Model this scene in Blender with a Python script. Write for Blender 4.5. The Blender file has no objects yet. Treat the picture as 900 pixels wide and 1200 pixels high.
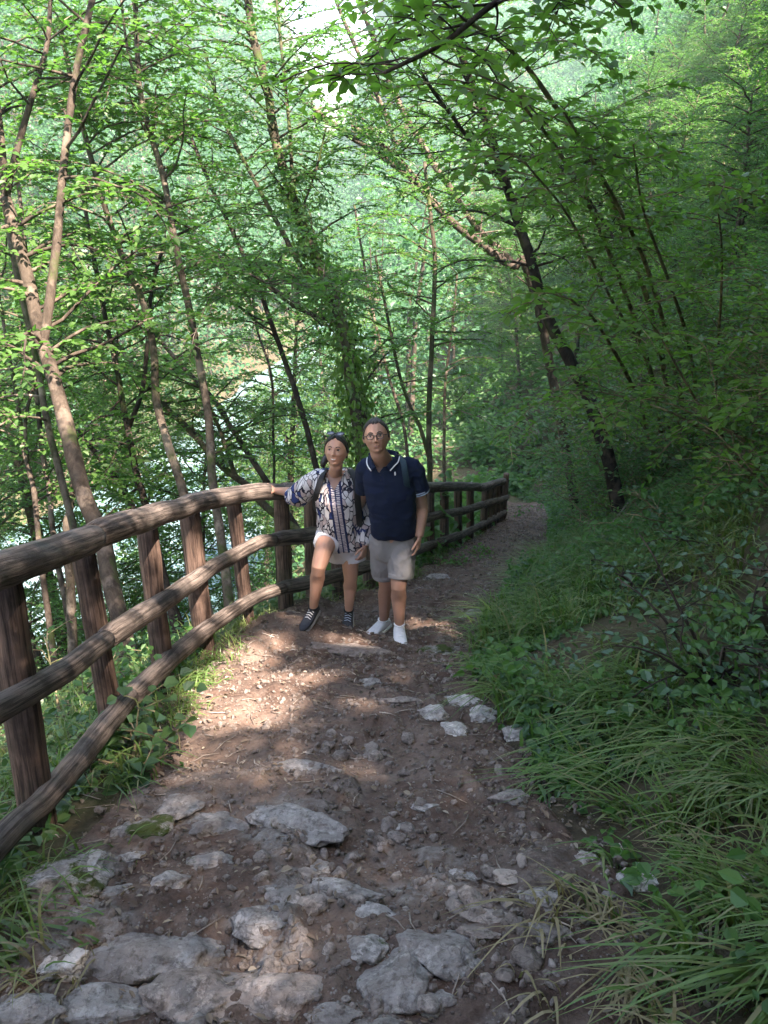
import bpy, bmesh, math, random
import numpy as np
from mathutils import Vector, Matrix

random.seed(11)
rng = np.random.default_rng(11)
sc = bpy.context.scene
COL = sc.collection
rad = math.radians
USE_HAZE = True

# ------------------------------------------------------------------ camera, sky, sun, exposure
CAM_H, PITCH, FPX = 1.45, 25.0, 900.0
CP, SP = math.cos(rad(PITCH)), math.sin(rad(PITCH))
cam_d = bpy.data.cameras.new('camera')
cam = bpy.data.objects.new('camera', cam_d)
COL.objects.link(cam)
cam.location = (0, 0, CAM_H)
cam.rotation_euler = (rad(90 - PITCH), 0, 0)
cam_d.sensor_fit = 'VERTICAL'
cam_d.angle = 2 * math.atan(600 / FPX)
cam_d.clip_start, cam_d.clip_end = 0.05, 3000
sc.camera = cam

SUN = np.array((0.40, -0.42, 0.84)); SUN /= np.linalg.norm(SUN)
world = bpy.data.worlds.new('World'); sc.world = world
world.use_nodes = True
wn = world.node_tree
bg = wn.nodes['Background']
sky = wn.nodes.new('ShaderNodeTexSky')
sky.sky_type = 'NISHITA'; sky.sun_disc = False
sky.sun_elevation = math.asin(SUN[2]); sky.sun_rotation = math.atan2(SUN[0], SUN[1])
sky.air_density = 1.0; sky.dust_density = 1.5; sky.ozone_density = 1.0
wn.links.new(sky.outputs[0], bg.inputs['Color'])
bg.inputs['Strength'].default_value = 0.15

sun_d = bpy.data.lights.new('sun', 'SUN')
sun = bpy.data.objects.new('sun', sun_d); COL.objects.link(sun)
sun_d.energy = 5.0; sun_d.angle = rad(0.5); sun_d.color = (1.0, 0.94, 0.86)
sun.rotation_euler = Vector(SUN).to_track_quat('Z', 'Y').to_euler()

sc.view_settings.view_transform = 'Standard'
sc.view_settings.look = 'None'
sc.view_settings.exposure = 2.72
sc.view_settings.use_white_balance = True
sc.view_settings.white_balance_temperature = 7300
sc.view_settings.white_balance_tint = 19
sc.view_settings.gamma = 1.0
sc.render.engine = 'CYCLES'
sc.cycles.use_denoising = True
sc.cycles.max_bounces = 8
sc.cycles.diffuse_bounces = 4
sc.cycles.glossy_bounces = 2
sc.cycles.transmission_bounces = 5
sc.cycles.transparent_max_bounces = 6
sc.cycles.volume_bounces = 0
sc.cycles.sample_clamp_indirect = 6

# ------------------------------------------------------------------ pixel helpers (measuring the photograph, 900 x 1200)
def ray(px, py):
    u = (px - 450) / FPX; v = (600 - py) / FPX
    return np.array((u, CP + v * SP, -SP + v * CP))
def W(px, py, y):                       # the point of that sight line which lies at ground distance y
    d = ray(px, py); t = y / d[1]
    return np.array((d[0] * t, y, CAM_H + d[2] * t))
def project(P):
    P = np.asarray(P, float); q = P - np.array((0, 0, CAM_H))
    dep = q[..., 1] * CP - q[..., 2] * SP
    up = q[..., 1] * SP + q[..., 2] * CP
    dep_s = np.where(np.abs(dep) < 1e-4, 1e-4, dep)
    return 450 + FPX * q[..., 0] / dep_s, 600 - FPX * up / dep_s, dep

# ------------------------------------------------------------------ noise in numpy
def _hash(ix, iy, iz, seed):
    h = (ix * 374761393 + iy * 668265263 + iz * 2147483647 + seed * 1274126177) & 0xffffffff
    h = ((h ^ (h >> 13)) * 1274126177) & 0xffffffff
    return ((h ^ (h >> 16)) & 0xffff) / 65535.0
def vnoise(x, y, z=0.0, seed=0):
    x, y, z = np.broadcast_arrays(np.asarray(x, float), np.asarray(y, float), np.asarray(z, float))
    ix, iy, iz = np.floor(x).astype(np.int64), np.floor(y).astype(np.int64), np.floor(z).astype(np.int64)
    fx, fy, fz = x - ix, y - iy, z - iz
    fx, fy, fz = [f * f * (3 - 2 * f) for f in (fx, fy, fz)]
    r = 0
    for a in (0, 1):
        for b in (0, 1):
            for c in (0, 1):
                w = (fx if a else 1 - fx) * (fy if b else 1 - fy) * (fz if c else 1 - fz)
                r = r + w * _hash(ix + a, iy + b, iz + c, seed)
    return r * 2 - 1
def fbm(x, y, z=0.0, oct=4, seed=0):
    r, a = 0, 1.0
    for o in range(oct):
        r = r + a * vnoise(np.asarray(x) * 2 ** o, np.asarray(y) * 2 ** o, np.asarray(z) * 2 ** o, seed + o); a *= 0.5
    return r
def smooth(a, b, x):
    t = np.clip((x - a) / (b - a), 0, 1); return t * t * (3 - 2 * t)

# ------------------------------------------------------------------ the lie of the land
LY = np.array([-60, -3, 1.3, 3.8, 5.0, 5.6, 6.3, 7.3, 9.0, 11, 13, 18, 22, 26, 30, 40, 60, 100, 200, 450.])
LX = np.array([-4.0, -1.3, -1.02, -1.1, -1.05, -.85, -.45, .05, .75, 1.3, 1.95, 3.2, 3.9, 3.1, 2.3, 2.4, 4.4, 8.8, 16, 30.])
RY = np.array([-60, -3, 1.16, 1.76, 2.9, 4.0, 5.17, 7.1, 11, 17, 22, 26, 30, 40, 60, 100, 200, 450.])
RX = np.array([-1.2, 1.3, .78, .68, .63, .50, .75, 1.37, 2.62, 4.0, 5.0, 4.3, 3.4, 3.6, 5.6, 10, 18, 32.])
def Lx(y): return np.interp(y, LY, LX)
def Rx(y): return np.interp(y, RY, RX)
def base_z(y): return np.interp(y, [-60, -14, 24, 60, 450], [11, 5.46, -9.36, -13, -14])
RIV_Z = -16.0
def river_x(y): return np.interp(y, [-100, 0, 40, 80, 130, 450], [-50, -28, -10, -1, -3, -60])
def ground_h(x, y, rough=True):
    x = np.asarray(x, float); y = np.asarray(y, float)
    eR = np.maximum(x - Rx(y), 0); eL = np.maximum(Lx(y) - x, 0)
    b = base_z(y)
    up = np.interp(eR, [0, .35, 1.4, 2.8, 8, 45, 90, 400], [0, .06, .55, 1.75, 7.4, 45, 58, 62])
    dn = np.interp(eL, [0, .35, 1.0, 2, 60], [0, .03, .30, 1.05, 47])
    z1 = b + up - dn
    bank = (river_x(y) - 6) - x
    opp = RIV_Z - .8 + .92 * np.maximum(bank, 0) * (1 - .25 * smooth(30, 120, bank)) 
    close = RIV_Z - .8 + .36 * np.maximum(y - 100, 0) * (1 - .80 * np.exp(-((x / np.maximum(y, 1) + .058) / .060) ** 2))
    m = np.maximum(z1, np.maximum(opp, close))
    k = smooth(2, 12, np.maximum(eL, 0))
    z = z1 * (1 - k) + m * k
    z = np.where(y > 110, np.maximum(z, close), z)
    # the hump by the fence where the woman rests her foot, and the bank along the bend of the fence
    z = z + .16 * np.exp(-(((x + .78) / .36) ** 2 + ((y - 4.98) / .42) ** 2))
    z = z + .13 * np.exp(-(((x + .75) / .28) ** 2 + ((y - 5.95) / .5) ** 2))
    if rough:
        off = smooth(.05, 1.2, np.maximum(eR, eL))
        z = z + off * (.10 * fbm(x * 1.1, y * 1.1, seed=3) + .35 * smooth(3, 12, np.maximum(eR, eL)) * fbm(x * .25, y * .25, seed=9))
        far = smooth(40, 120, np.hypot(x, y))
        z = z + far * 4.0 * fbm(x * .02, y * .02, seed=21)
    return z
def path_h(x, y):
    x = np.asarray(x, float); y = np.asarray(y, float)
    z = ground_h(x, y, False)
    # worn steps of packed earth, roots and embedded lumps
    s = y + .35 * fbm(x * .8, y * .5, seed=40)
    st = (s * 1.15) % 1.0
    z = z + .075 * (smooth(.0, .75, st) - st) * (.5 + .5 * vnoise(x * .7, y * .7, seed=5))
    z = z + .040 * fbm(x * 2.2, y * 2.2, oct=3, seed=50) + .016 * fbm(x * 8, y * 8, oct=3, seed=51)
    r = fbm(x * 3.3, y * 3.3, oct=3, seed=60)
    z = z + .030 * smooth(.25, .75, r) + .010 * np.abs(fbm(x * 16, y * 16, oct=2, seed=62))
    return z
def any_h(x, y):
    ins = (x > Lx(y) - .02) & (x < Rx(y) + .02) & (y < 24)
    return np.where(ins, path_h(x, y), ground_h(x, y))
def on_ground(px, py):                  # where a sight line meets the land
    d = ray(px, py); t0, t1 = .6, 400.0
    T = t0 * (t1 / t0) ** np.linspace(0, 1, 420)
    for _ in range(3):
        below = CAM_H + d[2] * T < any_h(d[0] * T, d[1] * T)
        if not below.any(): return d * 100
        k = int(np.argmax(below)); T = np.linspace(T[max(k - 1, 0)], T[k], 24)
    t = T[-1]
    return np.array((d[0] * t, d[1] * t, CAM_H + d[2] * t))
# fence line in plan; sight lines are cut with the upright curtain over it
FEN = np.array([(-1.16, .3), (-1.2, 1.2), (-1.22, 2), (-1.25, 3), (-1.24, 4), (-1.14, 4.9), (-1.0, 5.35), (-.82, 5.7), (-.5, 6.2), (-.05, 7.2), (.52, 9.0), (1.2, 11), (1.85, 12.9), (2.35, 14.5), (2.74, 15.8), (3.06, 17.2), (3.7, 20)])
def curtain(px, py):
    d = ray(px, py); best = None
    for (x0, y0), (x1, y1) in zip(FEN[:-1], FEN[1:]):
        ex, ey = x1 - x0, y1 - y0
        den = d[0] * ey - d[1] * ex
        if abs(den) < 1e-9: continue
        t = (x0 * ey - y0 * ex) / den
        s = ((d[0] * t - x0) * ex + (d[1] * t - y0) * ey) / (ex * ex + ey * ey)
        if t > .2 and -.001 <= s <= 1.001 and (best is None or t < best): best = t
    if best is None: return None
    p = d * best
    return np.array((p[0], p[1], CAM_H + p[2]))

# ------------------------------------------------------------------ sun flecks: gaps in the leaves above these spots
FLECKS = []
def fleck(p, r): FLECKS.append((np.asarray(p, float), r))
for px, py, r in [(300, 828, .13), (268, 822, .15), (318, 800, .12), (280, 790, .14), (248, 802, .12), (300, 768, .09), (328, 752, .06),
                  (338, 822, .05), (232, 815, .07), (255, 842, .10), (345, 795, .07), (305, 846, .08), (275, 765, .09), (420, 752, .07), (385, 748, .05), (505, 733, .08), (525, 740, .05), (480, 727, .04),
                  (432, 824, .04), (430, 905, .02), (300, 1112, .025), (560, 800, .02), (470, 790, .03), (380, 790, .04)]:
    fleck(on_ground(px, py), r)
for px, py, r in [(258, 582, .09), (285, 577, .09), (305, 573, .09), (228, 650, .10), (230, 700, .10), (276, 640, .09), (300, 637, .09), (275, 650, .08), (285, 703, .10), (310, 695, .07), (262, 722, .08)]:
    p = curtain(px, py)
    if p is not None: fleck(p, r)
for px, py, y, r in [(376, 656, 4.9, .02), (369, 692, 4.85, .03), (376, 630, 5.1, .03), (472, 662, 4.8, .028), (469, 706, 4.8, .03), (366, 605, 5.1, .03)]:
    fleck(W(px, py, y), r)
FC = np.array([f[0] for f in FLECKS]); FR = np.array([f[1] for f in FLECKS])
def lit_gap(P):                         # True where a leaf would stand in the way of one of the flecks
    P = np.asarray(P); out = np.zeros(len(P), bool)
    for c, r in zip(FC, FR):
        q = P - c; t = q @ SUN
        d = np.linalg.norm(q - t[:, None] * SUN, axis=1)
        out |= (t > .35) & (d < r + .05)
    return out
def in_the_way(P):                      # no leaves hang in front of the people, the fence and the open path
    px, py, dep = project(P)
    near = (dep > 0) & (dep < 9)
    a = near & (py > 470) & (px > 285) & (px < 600) 
    b = (dep > 0) & (dep < 4.6) & (py > 430) & (px < 660) & (px > -60)
    c = (dep > 0) & (dep < 2.6) & (px > -100) & (px < 1000) & (py > -150)
    d = (dep > 0) & (dep < 5.2) & (py > 620) & (px < 560)
    return a | b | c | d

# ------------------------------------------------------------------ tagging and mesh building
def tag(o, label=None, cat=None, group=None, kind=None):
    if label: o['label'] = label
    if cat: o['category'] = cat
    if group: o['group'] = group
    if kind: o['kind'] = kind
    return o
def empty(name, loc):
    o = bpy.data.objects.new(name, None); COL.objects.link(o); o.location = Vector(loc); o.empty_display_size = .1
    return o
class B:
    def __init__(s): s.V = []; s.Q = []; s.T = []; s.n = 0
    def add(s, V, Q=None, T=None):
        V = np.asarray(V, float).reshape(-1, 3)
        if Q is not None and len(Q): s.Q.append(np.asarray(Q, np.int64).reshape(-1, 4) + s.n)
        if T is not None and len(T): s.T.append(np.asarray(T, np.int64).reshape(-1, 3) + s.n)
        s.V.append(V); s.n += len(V); return s
    def arrays(s):
        V = np.concatenate(s.V) if s.V else np.zeros((0, 3))
        Q = np.concatenate(s.Q) if s.Q else np.zeros((0, 4), np.int64)
        T = np.concatenate(s.T) if s.T else np.zeros((0, 3), np.int64)
        return V, Q, T
    def mesh(s, name, mat, org=(0, 0, 0), shade=True):
        V, Q, T = s.arrays()
        me = bpy.data.meshes.new(name)
        me.vertices.add(len(V)); me.vertices.foreach_set('co', (V - np.asarray(org)).astype(np.float32).ravel())
        me.loops.add(len(Q) * 4 + len(T) * 3)
        me.loops.foreach_set('vertex_index', np.concatenate([Q.ravel(), T.ravel()]).astype(np.int32))
        me.polygons.add(len(Q) + len(T))
        me.polygons.foreach_set('loop_start', np.concatenate([np.arange(len(Q)) * 4, len(Q) * 4 + np.arange(len(T)) * 3]).astype(np.int32))
        me.polygons.foreach_set('use_smooth', np.full(len(Q) + len(T), shade))
        me.update(calc_edges=True)
        if mat: me.materials.append(mat)
        return me
    def obj(s, name, mat, parent=None, org=None, shade=True):
        if org is None: org = tuple(parent.location) if parent is not None else (0, 0, 0)
        me = s.mesh(name, mat, org, shade)
        o = bpy.data.objects.new(name, me); COL.objects.link(o)
        if parent is not None: o.parent = parent
        else: o.location = Vector(org)
        return o
def nrm(v):
    v = np.asarray(v, float); return v / (np.linalg.norm(v, axis=-1, keepdims=True) + 1e-12)
def catmull(P, R, step):
    P = np.asarray(P, float); R = np.asarray(R, float)
    if len(P) < 2: return P, R
    Pp = np.vstack([2 * P[0] - P[1], P, 2 * P[-1] - P[-2]]); outP, outR = [], []
    for i in range(len(P) - 1):
        p0, p1, p2, p3 = Pp[i:i + 4]; n = max(1, int(np.linalg.norm(p2 - p1) / step))
        for k in range(n):
            t = k / n
            outP.append(.5 * ((2 * p1) + (-p0 + p2) * t + (2 * p0 - 5 * p1 + 4 * p2 - p3) * t * t + (-p0 + 3 * p1 - 3 * p2 + p3) * t ** 3))
            outR.append(R[i] * (1 - t) + R[i + 1] * t)
    outP.append(P[-1]); outR.append(R[-1])
    return np.array(outP), np.array(outR)
def tube(b, P, R, n=8, lump=0.0, seed=0, freq=6.0, caps=True):
    P = np.asarray(P, float); R = np.asarray(R, float); m = len(P)
    T = nrm(np.gradient(P, axis=0)); ref = np.array((0, 0, 1.)) if abs(T[0][2]) < .8 else np.array((0, 1., 0))
    A = np.zeros_like(P); a = nrm(np.cross(T[0], ref))
    for i in range(m):
        a = nrm(a - T[i] * (a @ T[i])); A[i] = a
    Bn = np.cross(T, A); th = np.arange(n) / n * 2 * math.pi
    D = A[:, None, :] * np.cos(th)[None, :, None] + Bn[:, None, :] * np.sin(th)[None, :, None]
    RR = np.repeat(R[:, None], n, 1)
    if lump:
        c = P[:, None, :] + D * .05
        RR = RR * (1 + lump * fbm(c[..., 0] * freq, c[..., 1] * freq, c[..., 2] * freq, oct=2, seed=seed))
    V = (P[:, None, :] + D * RR[..., None]).reshape(-1, 3)
    i, j = np.meshgrid(np.arange(m - 1), np.arange(n), indexing='ij'); j2 = (j + 1) % n
    Q = np.stack([i * n + j, i * n + j2, (i + 1) * n + j2, (i + 1) * n + j], -1).reshape(-1, 4)
    Tt = None
    if caps:
        V = np.vstack([V, P[0], P[-1]]); k = np.arange(n)
        Tt = np.vstack([np.stack([np.full(n, m * n), (k + 1) % n, k], 1), np.stack([np.full(n, m * n + 1), (m - 1) * n + k, (m - 1) * n + (k + 1) % n], 1)])
    b.add(V, Q, Tt)
def loft(b, rings, n=28):               # rings: centre, half-width vector, half-depth vector, power
    m = len(rings); V = []
    th = np.arange(n) / n * 2 * math.pi
    for c, ax, ay, pw in rings:
        cx = np.sign(np.cos(th)) * np.abs(np.cos(th)) ** (2 / pw); sy = np.sign(np.sin(th)) * np.abs(np.sin(th)) ** (2 / pw)
        V.append(np.asarray(c) + cx[:, None] * np.asarray(ax) + sy[:, None] * np.asarray(ay))
    V = np.vstack(V)
    i, j = np.meshgrid(np.arange(m - 1), np.arange(n), indexing='ij'); j2 = (j + 1) % n
    Q = np.stack([i * n + j, i * n + j2, (i + 1) * n + j2, (i + 1) * n + j], -1).reshape(-1, 4)
    V = np.vstack([V, rings[0][0], rings[-1][0]]); k = np.arange(n)
    T = np.vstack([np.stack([np.full(n, m * n), (k + 1) % n, k], 1), np.stack([np.full(n, m * n + 1), (m - 1) * n + k, (m - 1) * n + (k + 1) % n], 1)])
    b.add(V, Q, T)
_ico = {}
def ico(sub):
    if sub not in _ico:
        bm = bmesh.new(); bmesh.ops.create_icosphere(bm, subdivisions=sub, radius=1)
        V = np.array([v.co[:] for v in bm.verts]); T = np.array([[v.index for v in f.verts] for f in bm.faces]); bm.free()
        _ico[sub] = (nrm(V), T)
    return _ico[sub]
def ball(b, c, r, sub=3, rot=None):
    V, T = ico(sub); V = V * np.asarray(r)
    if rot is not None: V = V @ np.asarray(rot).T
    b.add(V + np.asarray(c), None, T)
def remesh(b, name, mat, voxel, parent, it=3, factor=.5):
    V, Q, T = b.arrays(); me = b.mesh('tmp', None)
    o = bpy.data.objects.new('tmp', me); COL.objects.link(o)
    m = o.modifiers.new('r', 'REMESH'); m.mode = 'VOXEL'; m.voxel_size = voxel; m.use_smooth_shade = True
    if it:
        s = o.modifiers.new('s', 'SMOOTH'); s.iterations = it; s.factor = factor
    dg = bpy.context.evaluated_depsgraph_get(); dg.update()
    out = bpy.data.meshes.new_from_object(o.evaluated_get(dg))
    bpy.data.objects.remove(o); bpy.data.meshes.remove(me)
    out.name = name; out.transform(Matrix.Translation(-Vector(parent.location)))
    out.materials.clear(); out.materials.append(mat)
    out.polygons.foreach_set('use_smooth', np.full(len(out.polygons), True))
    r = bpy.data.objects.new(name, out); COL.objects.link(r); r.parent = parent
    return r
def get_co(me):
    a = np.zeros(len(me.vertices) * 3, np.float32); me.vertices.foreach_get('co', a); return a.reshape(-1, 3).astype(float)
def set_co(me, V):
    me.vertices.foreach_set('co', np.asarray(V, np.float32).ravel()); me.update()

# leaves: each a folded blade of two quads
def leaf_blades(b, P, D, N, L, Wd, fold=.18, droop=.12):
    n = len(P)
    if n == 0: return
    D = nrm(D); S = nrm(np.cross(D, N)); N = np.cross(S, D)
    L = L[:, None]; Wd = Wd[:, None]
    up = N * Wd * fold
    v0 = P; v3 = P + D * L - N * L * droop
    r1 = P + D * L * .30 + S * Wd * .46 + up; r2 = P + D * L * .68 + S * Wd * .40 + up - N * L * droop * .4
    l1 = P + D * L * .30 - S * Wd * .46 + up; l2 = P + D * L * .68 - S * Wd * .40 + up - N * L * droop * .4
    V = np.stack([v0, r1, r2, v3, l2, l1], 1).reshape(-1, 3)
    i = np.arange(n)[:, None] * 6
    Q = np.stack([i + np.array([0, 1, 2, 3]), i + np.array([0, 3, 4, 5])], 1).reshape(-1, 4)
    b.add(V, Q)
class Leaves:
    def __init__(s): s.P = []; s.D = []; s.N = []; s.L = []; s.W = []
    def twigs(s, start, dirn, length, size, gap, aspect=.62, tilt=.35):
        for p, d, l in zip(start, dirn, length):
            k = max(3, int(l / gap)); t = (np.arange(k) + rng.random(k) * .6) / k
            d = nrm(d); side = nrm(np.cross(d, (0, 0, 1.)) + 1e-6)
            sg = np.where(np.arange(k) % 2 == 0, 1., -1.)[:, None]
            pos = p + d * (t * l)[:, None] + np.array((0, 0, -1.)) * (t ** 2 * l * .12)[:, None]
            dd = d * (.45 + .4 * t)[:, None] + side * sg * (.9 - .3 * t)[:, None] + rng.normal(0, .25, (k, 3))
            nn = np.array((0, 0, 1.)) + rng.normal(0, tilt, (k, 3))
            s.P.append(pos); s.D.append(dd); s.N.append(nn)
            L = size * (.65 + .55 * rng.random(k)) * (1 - .25 * t); s.L.append(L); s.W.append(L * aspect * (.85 + .3 * rng.random(k)))
    def arr(s):
        if not s.P: return [np.zeros((0, 3))] * 3 + [np.zeros(0)] * 2
        return [np.concatenate(a) for a in (s.P, s.D, s.N, s.L, s.W)]
def leaf_obj(arr, name, mat, parent, clear=True):
    P, D, N, L, Wd = arr
    k = ~lit_gap(P)
    if clear: k &= ~in_the_way(P)
    b = B(); leaf_blades(b, P[k], D[k], N[k], L[k], Wd[k])
    return b.obj(name, mat, parent, shade=False) if b.n else None
def limb_with_leaves(wood, lv, p0, d0, length, r0, size, gap, twig=.55, droop=.25, step=.16, first=.2, clear=True):
    d = nrm(d0); n = 7; P = [np.asarray(p0, float)]
    for i in range(n):
        d = nrm(d + np.array((0, 0, -droop * (i / n))) + rng.normal(0, .13, 3)); P.append(P[-1] + d * length / n)
    P = np.array(P); R = np.linspace(r0, max(.004, r0 * .2), n + 1)
    if clear and lit_gap(np.concatenate([P, (P[1:] + P[:-1]) / 2])).any(): return P
    tube(wood, P, R, 5 if r0 > .012 else 4, caps=False)
    cum = np.linspace(0, length, n + 1); s = length * first; sg = random.choice((-1, 1)); st, di, ln = [], [], []
    while s < length:
        i = min(int(s / length * n), n - 1); f = s / length * n - i
        p = P[i] * (1 - f) + P[i + 1] * f; dl = nrm(P[i + 1] - P[i]); side = nrm(np.cross(dl, (0, 0, 1.)) + 1e-6)
        dd = nrm(dl * .55 + side * sg * .85 + rng.normal(0, .2, 3) + np.array((0, 0, .05)))
        l = twig * (.5 + .7 * random.random()) * (1.1 - .5 * s / length)
        st.append(p); di.append(dd); ln.append(l)
        tube(wood, [p, p + dd * l * .5 - np.array((0, 0, l * .02)), p + dd * l - np.array((0, 0, l * .1))], [.0045, .003, .0015], 3, caps=False)
        sg = -sg; s += step * (.7 + .6 * random.random())
    st.append(P[-2]); di.append(nrm(P[-1] - P[-2])); ln.append(twig * .7)
    lv.twigs(st, di, ln, size, gap)
    return P

# ------------------------------------------------------------------ materials
def newmat(name):
    m = bpy.data.materials.new(name); m.use_nodes = True; nt = m.node_tree
    p = nt.nodes['Principled BSDF']; return m, nt, p
def nd(nt, t, **kw):
    n = nt.nodes.new(t)
    for k, v in kw.items():
        if k.startswith('i_'): n.inputs[k[2:].replace('_', ' ')].default_value = v
        else: setattr(n, k, v)
    return n
def ramp(nt, fac, stops):
    r = nd(nt, 'ShaderNodeValToRGB'); e = r.color_ramp.elements
    while len(e) < len(stops): e.new(.5)
    for el, (p, c) in zip(e, stops): el.position = p; el.color = (*c, 1) if len(c) == 3 else c
    if fac is not None: nt.links.new(fac, r.inputs[0])
    return r.outputs[0]
def mixc(nt, fac, a, b, mode='MIX'):
    m = nd(nt, 'ShaderNodeMix', data_type='RGBA', blend_type=mode)
    for s, v in ((0, fac), (6, a), (7, b)):
        if isinstance(v, bpy.types.NodeSocket): nt.links.new(v, m.inputs[s])
        elif isinstance(v, (tuple, list)): m.inputs[s].default_value = (*v, 1)
        else: m.inputs[s].default_value = v
    return m.outputs[2]
def noise(nt, scale, detail=6, rough=.6, vec=None, dist=0):
    n = nd(nt, 'ShaderNodeTexNoise'); n.inputs['Scale'].default_value = scale; n.inputs['Detail'].default_value = detail
    n.inputs['Roughness'].default_value = rough; n.inputs['Distortion'].default_value = dist
    if vec is not None: nt.links.new(vec, n.inputs['Vector'])
    return n.outputs['Fac']
def coord(nt, kind='Object', scale=None):
    c = nd(nt, 'ShaderNodeTexCoord').outputs[kind]
    if scale:
        m = nd(nt, 'ShaderNodeMapping'); m.inputs['Scale'].default_value = scale; nt.links.new(c, m.inputs['Vector']); c = m.outputs[0]
    return c
def worldpos(nt): return nd(nt, 'ShaderNodeNewGeometry').outputs['Position']
def bump(nt, p, h, strength=.5, dist=.01):
    b = nd(nt, 'ShaderNodeBump'); b.inputs['Strength'].default_value = strength; b.inputs['Distance'].default_value = dist
    nt.links.new(h, b.inputs['Height']); nt.links.new(b.outputs[0], p.inputs['Normal'])
def math_n(nt, op, a, b=None):
    m = nd(nt, 'ShaderNodeMath', operation=op)
    for i, v in enumerate((a, b)):
        if v is None: continue
        if isinstance(v, bpy.types.NodeSocket): nt.links.new(v, m.inputs[i])
        else: m.inputs[i].default_value = v
    return m.outputs[0]
def leafmat(name, cols, trans=.45, rough=.42, spec=.35):
    m, nt, p = newmat(name); g = nd(nt, 'ShaderNodeNewGeometry')
    c = ramp(nt, g.outputs['Random Per Island'], [(i / (len(cols) - 1), k) for i, k in enumerate(cols)])
    big = noise(nt, .55, 2, .5, g.outputs['Position'])
    c = mixc(nt, math_n(nt, 'MULTIPLY', ramp(nt, big, [(.35, (0, 0, 0)), (.7, (1, 1, 1))]), .35), c, cols[-1])
    nt.links.new(c, p.inputs['Base Color']); p.inputs['Roughness'].default_value = rough; p.inputs['Specular IOR Level'].default_value = spec
    t = nd(nt, 'ShaderNodeBsdfTranslucent'); tc = mixc(nt, 1.0, c, (1.25, 1.65, .72), 'MULTIPLY'); nt.links.new(tc, t.inputs['Color'])
    mx = nd(nt, 'ShaderNodeMixShader'); mx.inputs[0].default_value = trans
    nt.links.new(p.outputs[0], mx.inputs[1]); nt.links.new(t.outputs[0], mx.inputs[2])
    nt.links.new(mx.outputs[0], nt.nodes['Material Output'].inputs['Surface'])
    return m
M = {}
M['leaf'] = leafmat('hornbeam_leaf', [(.052, .132, .036), (.075, .176, .046), (.105, .220, .062), (.062, .148, .062)])
M['leaf_bright'] = leafmat('sunny_leaf', [(.058, .145, .034), (.082, .185, .044), (.115, .225, .060)], .54)  # brighter leaf: sunlight on the valley trees put into the colour; also young herbs
M['leaf_blue'] = leafmat('bluish_leaf', [(.050, .110, .060), (.070, .140, .080), (.060, .135, .055)], .3, .40, .5)
M['leaf_hazel'] = leafmat('hazel_leaf', [(.075, .165, .032), (.110, .220, .045), (.150, .265, .065)], .52)
M['leaf_dark'] = leafmat('ivy_leaf', [(.040, .095, .032), (.060, .130, .042), (.085, .165, .055)], .3, .35, .5)
M['leaf_far'] = leafmat('far_leaf', [(.038, .110, .060), (.056, .150, .075), (.085, .190, .090)], .45)  # bluish green with the haze of the distance put into the leaf colour
M['grass'] = leafmat('grass_blade', [(.045, .110, .024), (.075, .165, .036), (.120, .215, .055), (.100, .190, .045), (.22, .20, .10)], .35, .38, .45)
M['litter'] = leafmat('dry_leaf', [(.15, .105, .075), (.22, .165, .120), (.09, .062, .048), (.33, .28, .22)], .12, .7, .2)

def barkmat(name, dark, light, moss=.0, scale=1.0):
    m, nt, p = newmat(name); v = coord(nt, 'Object', (9 * scale, 9 * scale, 2.2 * scale))
    n1 = noise(nt, 2.2, 8, .7, v, .6); n2 = noise(nt, 1.1, 4, .6, coord(nt, 'Object', (3, 3, 3)))
    c = ramp(nt, n1, [(.30, dark), (.52, tuple((a + b) / 2 for a, b in zip(dark, light))), (.72, light)])
    c = mixc(nt, ramp(nt, n2, [(.52, (0, 0, 0)), (.60, (.8, .8, .8))]), c, tuple(min(1, k * 1.7) for k in light))
    c = mixc(nt, ramp(nt, noise(nt, 5, 5, .7, coord(nt, 'Object', (1, 1, .6))), [(.34, (.8, .8, .8)), (.46, (0, 0, 0))]), c, tuple(k * .5 for k in dark))
    if moss: c = mixc(nt, ramp(nt, noise(nt, 1.6, 5, .65, coord(nt, 'Object', (2, 2, 1))), [(.62 - moss, (0, 0, 0)), (.72 - moss * .6, (1, 1, 1))]), c, (.050, .075, .020))
    nt.links.new(c, p.inputs['Base Color']); p.inputs['Roughness'].default_value = .9; p.inputs['Specular IOR Level'].default_value = .15
    bump(nt, p, n1, .8, .012); return m
M['bark'] = barkmat('grey_brown_bark', (.028, .021, .016), (.105, .082, .064), .04)
M['bark_pale'] = barkmat('pale_bark', (.040, .031, .024), (.165, .132, .102), .07)
M['bark_dark'] = barkmat('dark_bark', (.018, .014, .012), (.065, .050, .040), .06)
M['bark_moss'] = barkmat('mossy_bark', (.024, .020, .015), (.095, .078, .055), .16)
M['stem'] = barkmat('hazel_stem_bark', (.085, .070, .038), (.22, .18, .105), .10, .45)
M['dead'] = barkmat('dead_branch_bark', (.16, .13, .11), (.40, .35, .30))

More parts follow.
